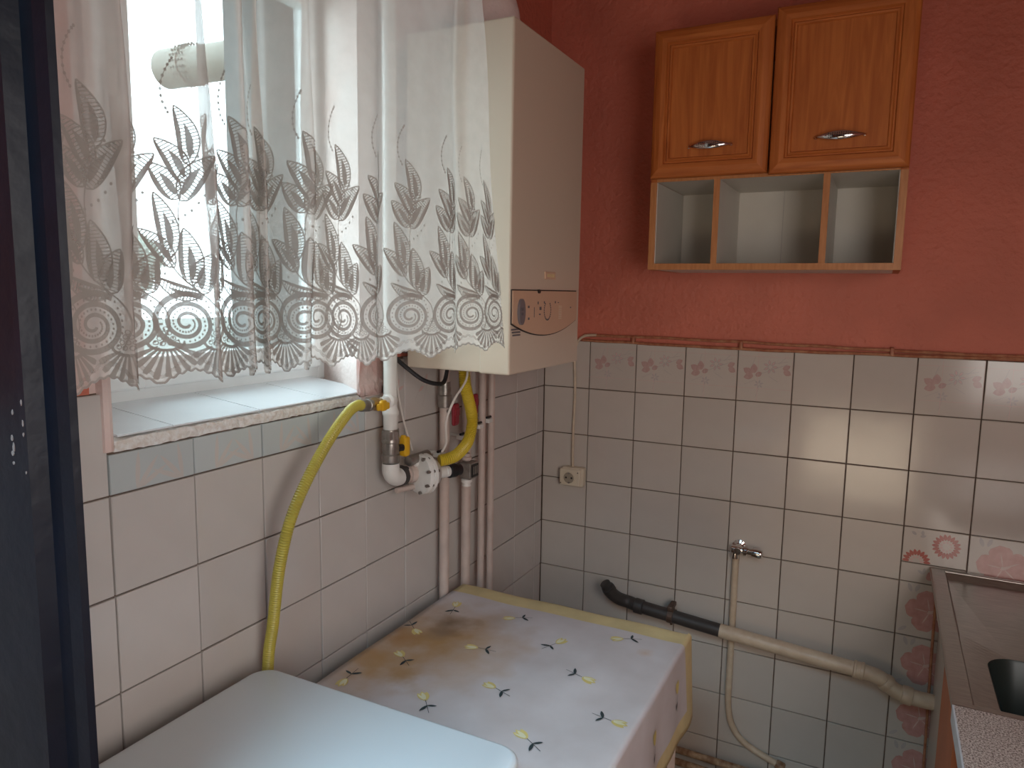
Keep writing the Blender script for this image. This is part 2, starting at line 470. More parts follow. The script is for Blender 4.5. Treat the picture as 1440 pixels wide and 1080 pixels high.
# ------------------------------------------------------------------ wall tiles
TP = 0.15168         # pitch on the back wall
C0 = 0.15655
LP = 0.14650         # pitch on the window wall
L0 = 0.19925
ZR = 1.20
def zrow(r): return ZR - (r - 2) * TP
G = 0.0014
def tile_bm(w, h, axis, prints=None, d=0.006, bev=0.0012):
    """tile face in local 2D (u right, v up), the back of the tile on the wall bed"""
    bm = bmesh.new()
    def P(u, v, n):
        return (u, -n, v) if axis == 'y' else (n, u, v)
    back = [(-w / 2, -h / 2), (w / 2, -h / 2), (w / 2, h / 2), (-w / 2, h / 2)]
    fr = [(-w / 2 + bev, -h / 2 + bev), (w / 2 - bev, -h / 2 + bev), (w / 2 - bev, h / 2 - bev), (-w / 2 + bev, h / 2 - bev)]
    V0 = [bm.verts.new(P(u, v, -d)) for u, v in back]; V1 = [bm.verts.new(P(u, v, -bev)) for u, v in back]; V2 = [bm.verts.new(P(u, v, 0)) for u, v in fr]
    for A, B in ((V0, V1), (V1, V2)):
        for i in range(4): bm.faces.new((A[i], A[(i + 1) % 4], B[(i + 1) % 4], B[i]))
    bm.faces.new(V2)
    bmesh.ops.recalc_face_normals(bm, faces=bm.faces)
    if axis == 'x': pass
    if prints:
        lv = 0.00025
        for pi_, (mi, poly) in enumerate(prints):
            pts = [(min(max(u, -w / 2 + bev), w / 2 - bev), min(max(v, -h / 2 + bev), h / 2 - bev)) for u, v in poly]
            if max(p[0] for p in pts) - min(p[0] for p in pts) < 1e-4 or max(p[1] for p in pts) - min(p[1] for p in pts) < 1e-4: continue
            try:
                f = bm.faces.new([bm.verts.new(P(u, v, lv + pi_ * 0.000012)) for u, v in pts]); f.material_index = mi
            except ValueError: pass
    return bm

def petal(cx, cy, ang, r0, r1, w, n=5):
    """a pointed petal from radius r0 to r1"""
    L = []; R = []
    for k in range(n + 1):
        t = k / n; r = r0 + (r1 - r0) * t; hw = w * math.sin(PI * min(1, t * 0.92 + 0.08)) ** 0.8 * (1 if t < 1 else 0)
        L.append((r, hw)); R.append((r, -hw))
    pts = L + R[::-1]
    ca, sa = math.cos(ang), math.sin(ang)
    return [(cx + r * ca - h * sa, cy + r * sa + h * ca) for r, h in pts]
def round_petal(cx, cy, ang, r0, r1, w, n=7):
    L = []; R = []
    for k in range(n + 1):
        t = k / n; r = r0 + (r1 - r0) * t
        hw = w * (0.25 + 0.75 * math.sin(PI * 0.5 * min(1, t * 1.5))) * (math.sqrt(max(0, 1 - max(0, (t - 0.62) / 0.38) ** 2)))
        L.append((r, hw)); R.append((r, -hw))
    pts = L + R[::-1]
    ca, sa = math.cos(ang), math.sin(ang)
    return [(cx + r * ca - h * sa, cy + r * sa + h * ca) for r, h in pts]
def line(x0, y0, x1, y1, w=0.0008):
    dx, dy = x1 - x0, y1 - y0; l = math.hypot(dx, dy) or 1; nx, ny = -dy / l * w / 2, dx / l * w / 2
    return [(x0 + nx, y0 + ny), (x1 + nx, y1 + ny), (x1 - nx, y1 - ny), (x0 - nx, y0 - ny)]

# print materials on a tile: 1 pink, 2 pale pink, 3 red, 4 grey line
rose = []
for (x, y, a, l, w) in [(-0.028, 0.004, 2.6, 0.024, 0.008), (-0.026, 0.0, 3.4, 0.022, 0.0075), (-0.024, 0.006, 1.6, 0.022, 0.008), (-0.02, 0.0, 0.5, 0.016, 0.006), (0.040, 0.018, 0.5, 0.018, 0.006), (0.042, 0.014, -0.5, 0.018, 0.007)]:
    rose.append((1, petal(x, y, a, 0, l, w)))
for k in range(7):
    a = k * 2 * PI / 7
    p = petal(0.012, 0.022, a, 0.004, 0.017, 0.003); rose.append((4, p))
    rose.append((2, petal(0.012, 0.022, a, 0.006, 0.0155, 0.002)))
for k in range(6):
    a = k * 2 * PI / 6 + 0.3
    rose.append((4, petal(-0.012, -0.02, a, 0.002, 0.011, 0.002)))
for a in [(-0.02, 0.0, 0.05, 0.03), (-0.03, 0.02, -0.022, 0.045), (0.02, 0.03, 0.05, 0.036), (-0.012, -0.03, -0.018, -0.05), (0.01, 0.0, 0.03, -0.012), (0.03, 0.03, 0.045, 0.045), (-0.02, -0.01, -0.045, -0.022)]:
    rose.append((4, line(*a)))
for g in (-0.035, 0.04):
    rose.append((2, line(-0.07, g + 0.005, 0.07, g + 0.005, 0.0007))); rose.append((2, line(g + 0.02, -0.07, g + 0.02, 0.07, 0.0007)))
hib = []
for k in range(5):
    a = PI / 2 + k * 2 * PI / 5 + 0.2
    hib.append((1, round_petal(0.002, 0.0, a, 0.004, 0.060, 0.0265)))
for k in range(5):
    a = PI / 2 + k * 2 * PI / 5 + 0.2
    hib.append((2, petal(0.002, 0.0, a, 0.006, 0.038, 0.0016)))
hib.append((2, petal(0.0, -0.002, 0.5, -0.004, 0.022, 0.004)))
for (x, y, a) in [(-0.045, 0.05, 1.9), (-0.035, 0.052, 1.2), (0.05, 0.045, 0.7), (-0.05, -0.05, 3.8)]:
    hib.append((4, petal(x, y, a, 0, 0.025, 0.005)))
def sunflower(cx, cy, R, n=18):
    o = []
    for k in range(n): o.append((3, petal(cx, cy, 2 * PI * k / n, R * 0.50, R, R * 0.13)))
    o += [(2, petal(cx, cy, 2 * PI * k / 9, R * 0.25, R * 0.48, R * 0.10)) for k in range(9)]
    return o
rose = [(m, [(u * 1.22, v * 1.22) for u, v in P_]) for m, P_ in rose]
TMR = [M['tile'], M['roseprint'], M['palepink'], M['redprint'], M['greyline']]
TM = [M['tile'], M['pinkprint'], M['palepink'], M['redprint'], M['greyline']]

mesh_cache = {}
def place_tile(parent, axis, u0, u1, z0, z1, prints=None, key='plain', mats=TM, jit=True):
    w = round(u1 - u0 - 2 * G, 4); h = round(z1 - z0 - 2 * G, 4)
    k = (axis, w, h, key)
    if k not in mesh_cache:
        bm = tile_bm(w, h, axis, prints); me = bpy.data.meshes.new('wall_tile'); bm.to_mesh(me); bm.free()
        for m in mats: me.materials.append(m)
        mesh_cache[k] = me
    o = bpy.data.objects.new('wall_tile', mesh_cache[k]); C.objects.link(o); o.parent = parent
    uc, zc = (u0 + u1) / 2, (z0 + z1) / 2
    proud = random.uniform(-0.0007, 0.0007)
    o.location = (uc, -proud, zc) if axis == 'y' else (proud, uc, zc)
    a, b = random.uniform(-0.004, 0.004), random.uniform(-0.004, 0.004)
    if jit: o.rotation_euler = (a, 0, b) if axis == 'y' else (0, a, b)
    return o

# back wall: rows 1..10, columns 0..11
xs = [0.0] + [C0 + k * TP for k in range(0, 11)]
for r in range(1, 11):
    for c in range(len(xs) - 1):
        x0, x1 = xs[c], min(xs[c + 1], RX)
        if x1 - x0 < 0.02: continue
        z1, z0 = zrow(r), max(0.0, zrow(r + 1))
        if z1 - z0 < 0.01: continue
        pr, key = None, 'plain'
        if r == 1 and (c in (1, 2, 3, 4, 7, 8, 9)): pr, key = rose, 'rose'
        if r == 4 and c >= 8: pr, key = hib, 'hib'
        if c == 7 and r >= 5: pr, key = hib, 'hib'
        if c == 7 and r == 4:
            zc = z1 - 0.098
            sf = sunflower(0.026, 0.008, 0.034) + sunflower(-0.040, -0.043, 0.034)
            for (a, b, d) in [(-0.035, 0.026, 0.3), (-0.03, 0.03, 1.6), (-0.045, 0.03, 2.5)]: sf.append((4, petal(a, b, d, 0, 0.014, 0.004)))
            place_tile(wall_back, 'y', x0, x1, zc, z1, sf, 'sun')
            lowp = [(1, round_petal(0.015, -0.01, a, 0.004, 0.03, 0.017)) for a in (0.2, 1.4, 2.6)] + [(4, petal(-0.02, 0.0, a, 0, 0.018, 0.004)) for a in (1.5, 2.6)]
            place_tile(wall_back, 'y', x0, x1, z0, zc, lowp, 'sunlow')
            continue
        place_tile(wall_back, 'y', x0, x1, z0, z1, pr, key, TMR if key == 'rose' else TM)
# window wall
ysj = [-0.0005] + [-(L0 - 0.0) - (k) * LP + LP for k in range(0, 1)]
joints = [-(L0 + (9 - k) * LP) for k in range(-6, 11)]   # k = 10 is the last joint before the corner
TML = [M['tile_left'], M['palepink'], M['palepink'], M['pinkprint'], M['greyline']]
faint = [(1, petal(0.01, 0.0, a, 0.006, 0.03, 0.004)) for a in (0.3, 1.2, 2.2, 3.6)] + [(4, line(-0.03, -0.03, 0.02, 0.03)), (4, line(0.0, -0.05, 0.02, 0.0))]
LPR = [(4, petal(-0.03, -0.03, a, 0.0, 0.06, 0.004)) for a in (0.5, 0.9, 1.5)] + [(4, petal(0.05, -0.03, a, 0.0, 0.06, 0.004)) for a in (1.7, 2.3, 2.7)]
edges = joints + [-0.0015]
for i in range(len(edges) - 1):
    y0, y1 = edges[i], edges[i + 1]
    k = i - 6
    for r in range(1, 11):
        z1, z0 = zrow(r), max(0.0, zrow(r + 1))
        if z1 - z0 < 0.01: continue
        if r == 1:
            if 0 <= k <= 3:
                z1 = 1.262
                place_tile(wall_left, 'x', y0 if k else WY0 + 0.002, y1, z0, z1, LPR, 'leafy', [M['tile_blue']] + TML[1:4] + [M['tile_left']]); continue
            if k == 4:
                place_tile(wall_left, 'x', y0 + 0.062, y1, z0, z1 - 0.004, faint, 'faint', TML)
                place_tile(wall_left, 'x', y0, y0 + 0.062, z0, z0 + 0.075, None, 'plainL', TML); continue
            if k == 5: place_tile(wall_left, 'x', y0, y1, z0, z1, faint, 'faint', TML); continue
        place_tile(wall_left, 'x', y0, y1, z0, z1, None, 'plainL', TML)
# rough plaster patch where the tiling stops short beside the window
bm = NB()
add_box(bm, -0.006, 0.002, WY1 - 0.002, joints[10] + 0.062 - 0.002, zrow(2) + 0.077, TOPZ + 0.01)
bmesh.ops.subdivide_edges(bm, edges=bm.edges[:], cuts=6, use_grid_fill=True)
for v in bm.verts:
    if v.co.x > 0: v.co.x += random.uniform(-0.003, 0.003)
obj('plaster_patch', bm, M['plaster_patch'], wall_left)

# ------------------------------------------------------------------ window
XW = -0.18
bm = NB()
def frame_ring(bm, x0, x1, y0, y1, z0, z1, wl, wr, wb, wt, bev=0.004):
    add_box(bm, x0, x1, y0, y0 + wl, z0, z1, bev); add_box(bm, x0, x1, y1 - wr, y1, z0, z1, bev)
    add_box(bm, x0, x1, y0 + wl - bev, y1 - wr + bev, z0, z0 + wb, bev); add_box(bm, x0, x1, y0 + wl - bev, y1 - wr + bev, z1 - wt, z1, bev)
frame_ring(bm, XW - 0.05, XW + 0.004, -1.46, -0.855, 1.296, WZT, 0.06, 0.026, 0.034, 0.05)
window = struct('window_1', bm, M['pvc'])
bm = NB()
frame_ring(bm, XW - 0.022, XW + 0.016, -1.405, -0.880, 1.325, WZT - 0.04, 0.075, 0.022, 0.055, 0.06, 0.005)
obj('sash', bm, M['pvc'], window)
bm = NB(); add_box(bm, XW - 0.012, XW - 0.007, -1.335, -0.898, 1.375, WZT - 0.09); obj('pane', bm, M['glass'], window)
bm = NB(); add_box(bm, XW + 0.016, XW + 0.028, -1.385, -1.36, 1.78, 1.85, 0.004); add_box(bm, XW + 0.028, XW + 0.045, -1.382, -1.363, 1.70, 1.83, 0.006)
obj('handle', bm, M['pvc'], window)

# ------------------------------------------------------------------ door frame, near left
bm = NB()
prof = [(0.0, -1.80), (0.308, -1.80), (0.314, -1.808), (0.323, -1.808), (0.328, -1.794), (0.342, -1.792), (0.350, -1.797), (0.366, -1.796), (0.368, -1.790),
        (0.352, -1.786), (0.32, -1.765), (0.0, -1.765)]
add_prism(bm, prof, 'z', 0.0, 2.20)
door = struct('door_1', bm, M['navy'])
for (x, z, r, q) in [(0.290, 1.390, 0.0026, 1.6), (0.2865, 1.366, 0.0034, 1.4), (0.288, 1.357, 0.004, 1.9), (0.286, 1.352, 0.0035, 1.2), (0.2865, 1.343, 0.0032, 1.0), (0.3185, 1.402, 0.002, 2.0), (0.3190, 1.384, 0.0022, 2.2), (0.3188, 1.374, 0.0022, 1.5), (0.3190, 1.340, 0.0016, 1.4)]:
    bm = NB()
    yb = -1.8003 if x < 0.308 else -1.8083
    pts = [(x + r * 0.6 * math.cos(a) * random.uniform(0.6, 1.1), z + r * q * 0.6 * math.sin(a) * random.uniform(0.6, 1.2)) for a in [2 * PI * k / 9 for k in range(9)]]
    add_prism(bm, pts, 'y', yb - 0.0003, yb + 0.0008)
    obj('paint_chip', bm, M['chip'], door, label='bare spot where the dark paint has chipped')

# ------------------------------------------------------------------ curtain
CP = [(0.234, -1.744, -1.72), (0.244, -1.72, -1.716), (0.244, -1.679, -1.674), (0.268, -1.661, -1.658), (0.238, -1.643, -1.638), (0.227, -1.645, -1.642), (0.218, -1.627, -1.625), (0.242, -1.588, -1.588), (0.271, -1.562, -1.576), (0.281, -1.554, -1.574), (0.25, -1.531, -1.549), (0.239, -1.532, -1.547), (0.23, -1.513, -1.529), (0.263, -1.511, -1.531), (0.285, -1.506, -1.524), (0.26, -1.486, -1.501), (0.249, -1.484, -1.496), (0.235, -1.458, -1.471), (0.267, -1.468, -1.472), (0.252, -1.455, -1.462), (0.241, -1.454, -1.461), (0.227, -1.43, -1.434), (0.27, -1.429, -1.421), (0.295, -1.418, -1.408), (0.268, -1.393, -1.382), (0.257, -1.392, -1.381), (0.243, -1.36, -1.348), (0.272, -1.328, -1.339), (0.294, -1.279, -1.276), (0.271, -1.235, -1.233), (0.293, -1.175, -1.191), (0.309, -1.084, -1.095), (0.281, -1.022, -1.033), (0.3, -0.974, -1.033), (0.306, -0.88, -0.991)]
CT = [0.4, 1.69, 5.62, 7.3, 10.8, 13.3, 17.55, 20.9, 22.65, 26.1, 27.03, 28.3, 29.92, 30.92, 32.75, 33.6]    # spiral centres along the folds
NT = 34; SUB = 14
us = []; acc = 0; prev = None
for k in range(NT * SUB + 1):
    p = crom(CP, k / SUB)
    if prev: acc += math.hypot(p[0] - prev[0], p[1] - prev[1])
    us.append(acc); prev = p
def t_of_u(u):
    u = max(0, min(us[-1], u)); lo, hi = 0, len(us) - 1
    while hi - lo > 1:
        m = (lo + hi) // 2
        if us[m] <= u: lo = m
        else: hi = m
    return (lo + (u - us[lo]) / max(1e-9, us[hi] - us[lo])) / SUB
def u_of_t(t):
    i = min(len(us) - 2, int(t * SUB)); return us[i] + (us[i + 1] - us[i]) * (t * SUB - i)
Z0 = 1.392; ZT = 2.33
def csurf(t, z):
    x, yh, yt = crom(CP, t)
    f = (z - Z0) / (2.05 - Z0)
    y = yh + (yt - yh) * f
    # folds relax a little toward the hem, tiny ripples
    y += 0.0025 * math.sin(z * 17 + t * 1.3); x += 0.003 * math.sin(z * 11 + t * 0.9)
    if t > 33: x += 0.0
    return Vector((x, y, z))
def cpoint(u, v, off=0.0):
    t = t_of_u(u); p = csurf(t, Z0 + v)
    if off:
        a = csurf(max(0, t - 0.04), Z0 + v); b = csurf(min(NT, t + 0.04), Z0 + v)
        d = (b - a); nrm = Vector((d.y, -d.x, 0))
        if nrm.length > 0: p = p + nrm.normalized() * off
    return p
cent = [u_of_t(t) for t in CT]
spc = []
for i in range(len(cent)):
    a = cent[i] - cent[i - 1] if i else cent[1] - cent[0]
    b = cent[i + 1] - cent[i] if i < len(cent) - 1 else a
    spc.append((a + b) / 2)
fans = [cent[0] - spc[0] / 2] + [(a + b) / 2 for a, b in zip(cent[:-1], cent[1:])] + [cent[-1] + spc[-1] / 2]
def hem(u):
    """height of the scalloped hem over Z0"""
    for i in range(len(fans) - 1):
        if fans[i] <= u <= fans[i + 1]:
            s = (u - fans[i]) / (fans[i + 1] - fans[i])
            d = abs(s - 0.5) * 2                      # 0 at the notch under a spiral, 1 at a fan
            return 0.0165 * (1 - d ** 1.6) - 0.003 + 0.0012 * math.cos(s * PI * 16)
    return 0.0
bm = NB()
rows = 46
grid = []
for k in range(NT * SUB + 1):
    t = k / SUB; u = us[k]; h0 = hem(u)
    grid.append([bm.verts.new(csurf(t, Z0 + h0 + (ZT - Z0 - h0) * (r / rows) ** 1.15)) for r in range(rows + 1)])
for k in range(len(grid) - 1):
    for r in range(rows):
        bm.faces.new((grid[k][r], grid[k + 1][r], grid[k + 1][r + 1], grid[k][r + 1]))
curtain = thing('curtain', 'sheer white voile curtain with scalloped hem and embroidered leaf sprigs, hanging before the window', 'curtain', (0.27, -1.3, Z0))
obj('voile', bm, M['voile'], curtain, smooth=True)

# embroidery: each sprig with its spiral and fan, thread lying on the voile
OFF = 0.0012
class Emb:
    def __init__(s, uc, sx): s.bm = NB(); s.uc = uc; s.sx = sx
    def P(s, x, y, off): return s.bm.verts.new(cpoint(s.uc + x * s.sx, y, off))
    def stroke(s, pts, w, mi=0, off=OFF):
        n = len(pts); A = []; B = []
        for i, (x, y) in enumerate(pts):
            a = pts[max(0, i - 1)]; b = pts[min(n - 1, i + 1)]
            dx, dy = b[0] - a[0], b[1] - a[1]; l = math.hypot(dx, dy) or 1
            ww = w[i] if isinstance(w, list) else w
            A.append(s.P(x - dy / l * ww / 2, y + dx / l * ww / 2, off)); B.append(s.P(x + dy / l * ww / 2, y - dx / l * ww / 2, off))
        for i in range(n - 1):
            f = s.bm.faces.new((A[i], A[i + 1], B[i + 1], B[i])); f.material_index = mi
    def dot(s, x, y, r, mi=0):
        s.bm.faces.new([s.P(x + r * math.cos(a), y + r * 1.15 * math.sin(a), OFF) for a in [k * PI / 3 for k in range(6)]]).material_index = mi
    def leaf(s, b, tip, w, bend):
        """outline, dense half, hatching and a filled heart"""
        bx, by = b; dx, dy = tip[0] - bx, tip[1] - by; L = math.hypot(dx, dy); ex, ey = dx / L, dy / L; nx, ny = -ey, ex
        w = w * 1.32
        def pt(t, q):
            sh = math.sin(PI * t ** 0.80) ** 0.72 * (1 - 0.12 * t)
            c = bend * L * math.sin(PI * t)
            o = c + q * w * sh
            return (bx + ex * L * t + nx * o, by + ey * L * t + ny * o)
        ts = [k / 14 for k in range(15)]
        sd = 1 if bend < 0 else -1
        s.stroke([pt(t, 1) for t in ts], 0.0018); s.stroke([pt(t, -1) for t in ts], 0.0018)
        s.stroke([pt(0.12 + 0.86 * t, 0.80 * sd) for t in ts], [0.30 * w * (0.25 + math.sin(PI * t)) for t in ts], 0)
        s.stroke([pt(0.10 + 0.60 * t, -0.05 * sd) for t in ts], [0.62 * w * math.sin(PI * t ** 0.8) + 0.0003 for t in ts], 0, OFF + 0.0003)
        m = max(8, int(L / 0.0036))
        for k in range(1, m):
            t = k / m
            s.stroke([pt(t, -1), pt(t, 0), pt(t, 1)], 0.0011)
        # thin cloth of the leaf, a little denser than the voile
        A = [s.P(*pt(t, 1), OFF * 0.6) for t in ts[1:-1]]; Bv = [s.P(*pt(t, -1), OFF * 0.6) for t in ts[1:-1]]
        for i in range(len(A) - 1):
            s.bm.faces.new((A[i], A[i + 1], Bv[i + 1], Bv[i])).material_index = 1
K = 0.00089
def m2(px, py): return ((px - 265 + (526 - py) * 0.05 - 4) * K * 1.02, (526 - py) * K * 0.935)
def curve(P, n=10): return [(v.x, v.y) for v in smooth_path([(a, b, 0) for a, b in P], n)]
for i, (uc, sp) in enumerate(zip(cent, spc)):
    if i in (4, 7, 9): sparse = True
    sx = max(0.72, min(1.12, sp / 0.078))
    e = Emb(uc, sx)
    # spiral
    cx, cy = m2(265, 442)
    T = 2.75 * 2 * PI
    sp_pts = []; wd = []
    for k in range(110):
        q = k / 109; a = -0.6 - q * T; r = 0.004 + q * 0.0345
        sp_pts.append((cx + r * 1.05 * math.cos(a), cy + r * 0.90 * math.sin(a))); wd.append(0.0034 + 0.0036 * q)
    e.stroke(sp_pts, wd, 0)
    for k in range(46):
        q = (k + 0.5) / 46; a = -0.6 - (0.30 + 0.70 * q) * T + 0; r = 0.004 + (0.30 + 0.70 * q) * 0.0345 - 0.0062
        if r > 0.005: e.dot(cx + r * 1.05 * math.cos(a), cy + r * 0.90 * math.sin(a), 0.0013)
    # outer line running up to the stem
    out = curve([m2(302, 474), m2(313, 447), m2(309, 425), m2(300, 412), m2(288, 402), m2(262, 380), m2(248, 362), m2(238, 345)], 6)
    e.stroke(out, 0.0018)
    for q in range(9):
        x, y = m2(291 + 10 * math.sin(q / 8 * PI), 412 + q * 8); e.dot(x + 0.001, y, 0.0014)
    for b, tp, w, bd in [((288, 402), (299, 346), 13, 0.10), ((275, 390), (263, 311), 13, -0.05), ((252, 365), (208, 314), 10, -0.06), ((286, 404), (226, 379), 8, 0.10), ((248, 352), (226, 264), 11, -0.07),
                         ((258, 274), (296, 213), 12, 0.08), ((255, 272), (219, 225), 11, -0.05), ((264, 250), (224, 192), 11, -0.09), ((266, 226), (243, 147), 11, -0.10)]:
        e.leaf(m2(*b), m2(*tp), w * K, bd)
    e.stroke(curve([m2(258, 308), m2(256, 292), m2(257, 274), m2(262, 250)]), 0.0012)
    e.stroke(curve([m2(252, 362), m2(246, 350), m2(244, 340)]), 0.0014)
    for P_, n_ in ((([m2(237, 157), m2(229, 140), m2(227, 118), m2(232, 98), m2(238, 86)]), 11), (([m2(250, 303), m2(262, 295), m2(275, 284), m2(286, 266)]), 6), (([m2(270, 208), m2(276, 214), m2(282, 220)]), 3), (([m2(236, 352), m2(238, 366), m2(239, 374)]), 2)):
        c = curve(P_, 10); 
        for q in range(n_):
            x, y = c[int(q * (len(c) - 1) / max(1, n_ - 1))]; e.dot(x, y, 0.0017)
        if n_ == 11: e.stroke(c, 0.0007)
    # scalloped fan to the right of the spiral
    fx = spc[i] / 2 / sx; fy = (526 - 478) * K
    for k in range(9):
        a = -PI / 2 + (k - 4) * 0.29; 
        tipu = uc + (fx + math.cos(a) * 0.040) * sx
        rr = 0.046 - 0.010 * abs(math.cos(a)) ** 1.5 * 1.0
        pts = [(fx + math.cos(a) * (0.010 + (rr - 0.010) * q / 7), fy + 0.002 + math.sin(a) * (0.006 + (rr - 0.008) * q / 7)) for q in range(8)]
        pts = [(x, max(y, hem(max(0, min(us[-1], uc + x * sx))) + 0.0035)) for x, y in pts]
        e.stroke(pts, [0.0016 + 0.0062 * q / 7 for q in range(7)] + [0.005], 0)
    capc = [(fx + 0.019 * math.cos(a), fy + 0.004 + 0.009 * math.sin(a)) for a in [PI + PI * k / 12 for k in range(13)]]
    e.stroke(capc, 0.0035)
    for (dx, dy) in [(-0.011, 0.004), (-0.004, 0.003), (0.004, 0.003), (0.011, 0.004), (-0.007, 0.009), (0.0, 0.009), (0.007, 0.009), (-0.003, 0.015), (0.003, 0.015), (0, 0.020)]:
        ring = [(fx + dx + 0.0028 * math.cos(a), fy + dy + 0.0024 * math.sin(a)) for a in [k * PI / 4 for k in range(9)]]
        e.stroke(ring, 0.0011)
    # bound edge following the hem
    u0, u1 = fans[i], fans[i + 1]
    hp = [((u0 + (u1 - u0) * k / 40 - uc) / sx, hem(u0 + (u1 - u0) * k / 40) + 0.0012) for k in range(41)]
    e.stroke(hp, 0.0026)
    e.stroke([(x, y + 0.011 + 0.004 * math.cos((k / 40 - 0.5) * 2 * PI)) for k, (x, y) in enumerate(hp)], 0.0042, 1)
    obj('embroidery', e.bm, [M['thread'], M['thread_soft']], curtain)

# the rod it hangs from
rod = thing('curtain_rod', 'slim white curtain rod on two brackets over the window', 'curtain rod', (0.262, -1.3, ZT))
bm = NB(); cyl(bm, (0.262, -1.77, ZT + 0.004), (0.262, -0.86, ZT + 0.004), 0.009); obj('bar', bm, M['pvc'], rod, smooth=True)
for y in (-1.70, -0.985):
    bm = NB(); add_box(bm, 0.0, 0.275, y - 0.008, y + 0.008, ZT - 0.012, ZT - 0.004, 0.002); add_box(bm, 0.0, 0.006, y - 0.02, y + 0.02, ZT - 0.04, ZT + 0.03, 0.002)
    obj('bracket', bm, M['pvc'], rod)

# ------------------------------------------------------------------ boiler
BX0, BX1, BY0, BY1, BZ0, BZ1 = 0.045, 0.300, -0.842, -0.466, 1.332, 2.036
boiler = thing('boiler', 'white wall-hung gas boiler with a cream control panel, in the corner above the pipes', 'boiler', (0.17, -0.654, BZ0))
bm = NB(); add_box(bm, BX0, BX1 - 0.020, BY0 + 0.002, BY1 - 0.002, BZ0 + 0.002, BZ1, 0.003); obj('casing', bm, M['boiler'], boiler)
bm = NB(); add_box(bm, 0.0, BX0 + 0.002, BY0 + 0.03, BY1 - 0.03, BZ0 + 0.03, BZ1 - 0.02, 0.002); obj('back_plate', bm, M['greymetal'], boiler)
bm = NB(); add_box(bm, BX1 - 0.072, BX1, BY0, BY1, BZ0, BZ1, 0.004, 2)
front = obj('front_cover', bm, M['boiler'], boiler)
# curved-bottom control flap
yl, yr, zt = -0.8375, -0.490, 1.507
def flap(inset, n=18):
    pts = [(yr - inset, zt - inset), (yl + inset, zt - inset)]
    for k in range(n + 1):
        y = yl + inset + (yr - yl - 2 * inset) * k / n
        s = (k / n - 0.5) * 2
        pts.append((y, 1.408 + 0.030 * s * s + inset))
    return pts
bm = NB(); add_prism(bm, flap(-0.0016), 'x', BX1 - 0.001, BX1 + 0.0012); obj('flap_gap', bm, M['seam'], boiler, label='dark seam round the control flap')
bm = NB(); add_prism(bm, flap(0.001), 'x', BX1, BX1 + 0.004); panel = obj('control_panel', bm, M['panel'], boiler, label='cream control panel with a curved lower edge')
bm = NB(); 
def disc(bm, y, z, ry, rz, x0, x1, n=24): add_prism(bm, [(y + ry * math.cos(2 * PI * k / n), z + rz * math.sin(2 * PI * k / n)) for k in range(n)], 'x', x0, x1)
disc(bm, -0.803, 1.462, 0.014, 0.027, BX1 + 0.003, BX1 + 0.010); obj('gauge', bm, mat('grey_gauge', (0.17, 0.15, 0.16), 0.4), panel, label='round grey pressure gauge')
bm = NB()
for (y, z, h) in [(-0.806, 1.468, 0.006), (-0.806, 1.458, 0.006)]: add_box(bm, BX1 + 0.010, BX1 + 0.011, y - 0.005, y + 0.005, z - h / 2, z + h / 2)
obj('gauge_scale', bm, M['greyprint'], panel)
bm = NB()
for (y, z, w, h) in [(-0.763, 1.472, 0.008, 0.005), (-0.762, 1.447, 0.007, 0.005), (-0.716, 1.480, 0.005, 0.006), (-0.703, 1.468, 0.010, 0.007), (-0.706, 1.455, 0.008, 0.003), (-0.683, 1.481, 0.005, 0.005), (-0.622, 1.481, 0.005, 0.005), (-0.605, 1.480, 0.006, 0.002), (-0.53, 1.468, 0.006, 0.003), (-0.735, 1.460, 0.002, 0.022)]:
    add_box(bm, BX1 + 0.004, BX1 + 0.0045, y - w / 2, y + w / 2, z - h / 2, z + h / 2)
for k in range(20):
    a = PI * 1.25 - k / 19 * PI * 1.5 + PI
    y, z = -0.665 + 0.018 * math.cos(a), 1.463 + 0.021 * math.sin(a)
    add_box(bm, BX1 + 0.004, BX1 + 0.0045, y - 0.0018, y + 0.0018, z - 0.0018, z + 0.0018)
obj('panel_marks', bm, M['greyprint'], panel, label='small dark symbols round the controls', kind='stuff')
bm = NB()
for k in range(8):
    add_box(bm, BX1 + 0.004, BX1 + 0.0048, -0.602, -0.585, 1.443 + k * 0.004, 1.4445 + k * 0.004)
obj('indicator_bars', bm, M['socket'], panel)
bm = NB(); disc(bm, -0.714, 1.505, 0.0055, 0.0045, BX1 + 0.003, BX1 + 0.007, 12); obj('flap_catch', bm, M['black'], panel)
bm = NB(); add_box(bm, BX1, BX1 + 0.0035, -0.678, -0.622, 1.532, 1.549, 0.001); bdg = obj('badge', bm, M['panel'], boiler, label='small cream badge')
bm = NB()
for k in range(6): add_box(bm, BX1 + 0.0035, BX1 + 0.004, -0.668 + k * 0.007, -0.664 + k * 0.007, 1.537, 1.544)
obj('badge_print', bm, M['border'], bdg)
bm = NB()
for k, z in enumerate((1.426, 1.420, 1.414)): add_box(bm, BX1, BX1 + 0.0012, -0.836 + 0.003 * k, -0.795, z - 0.0017, z + 0.0017)
obj('label_print', bm, M['greyprint'], boiler, label='three short grey printed lines')

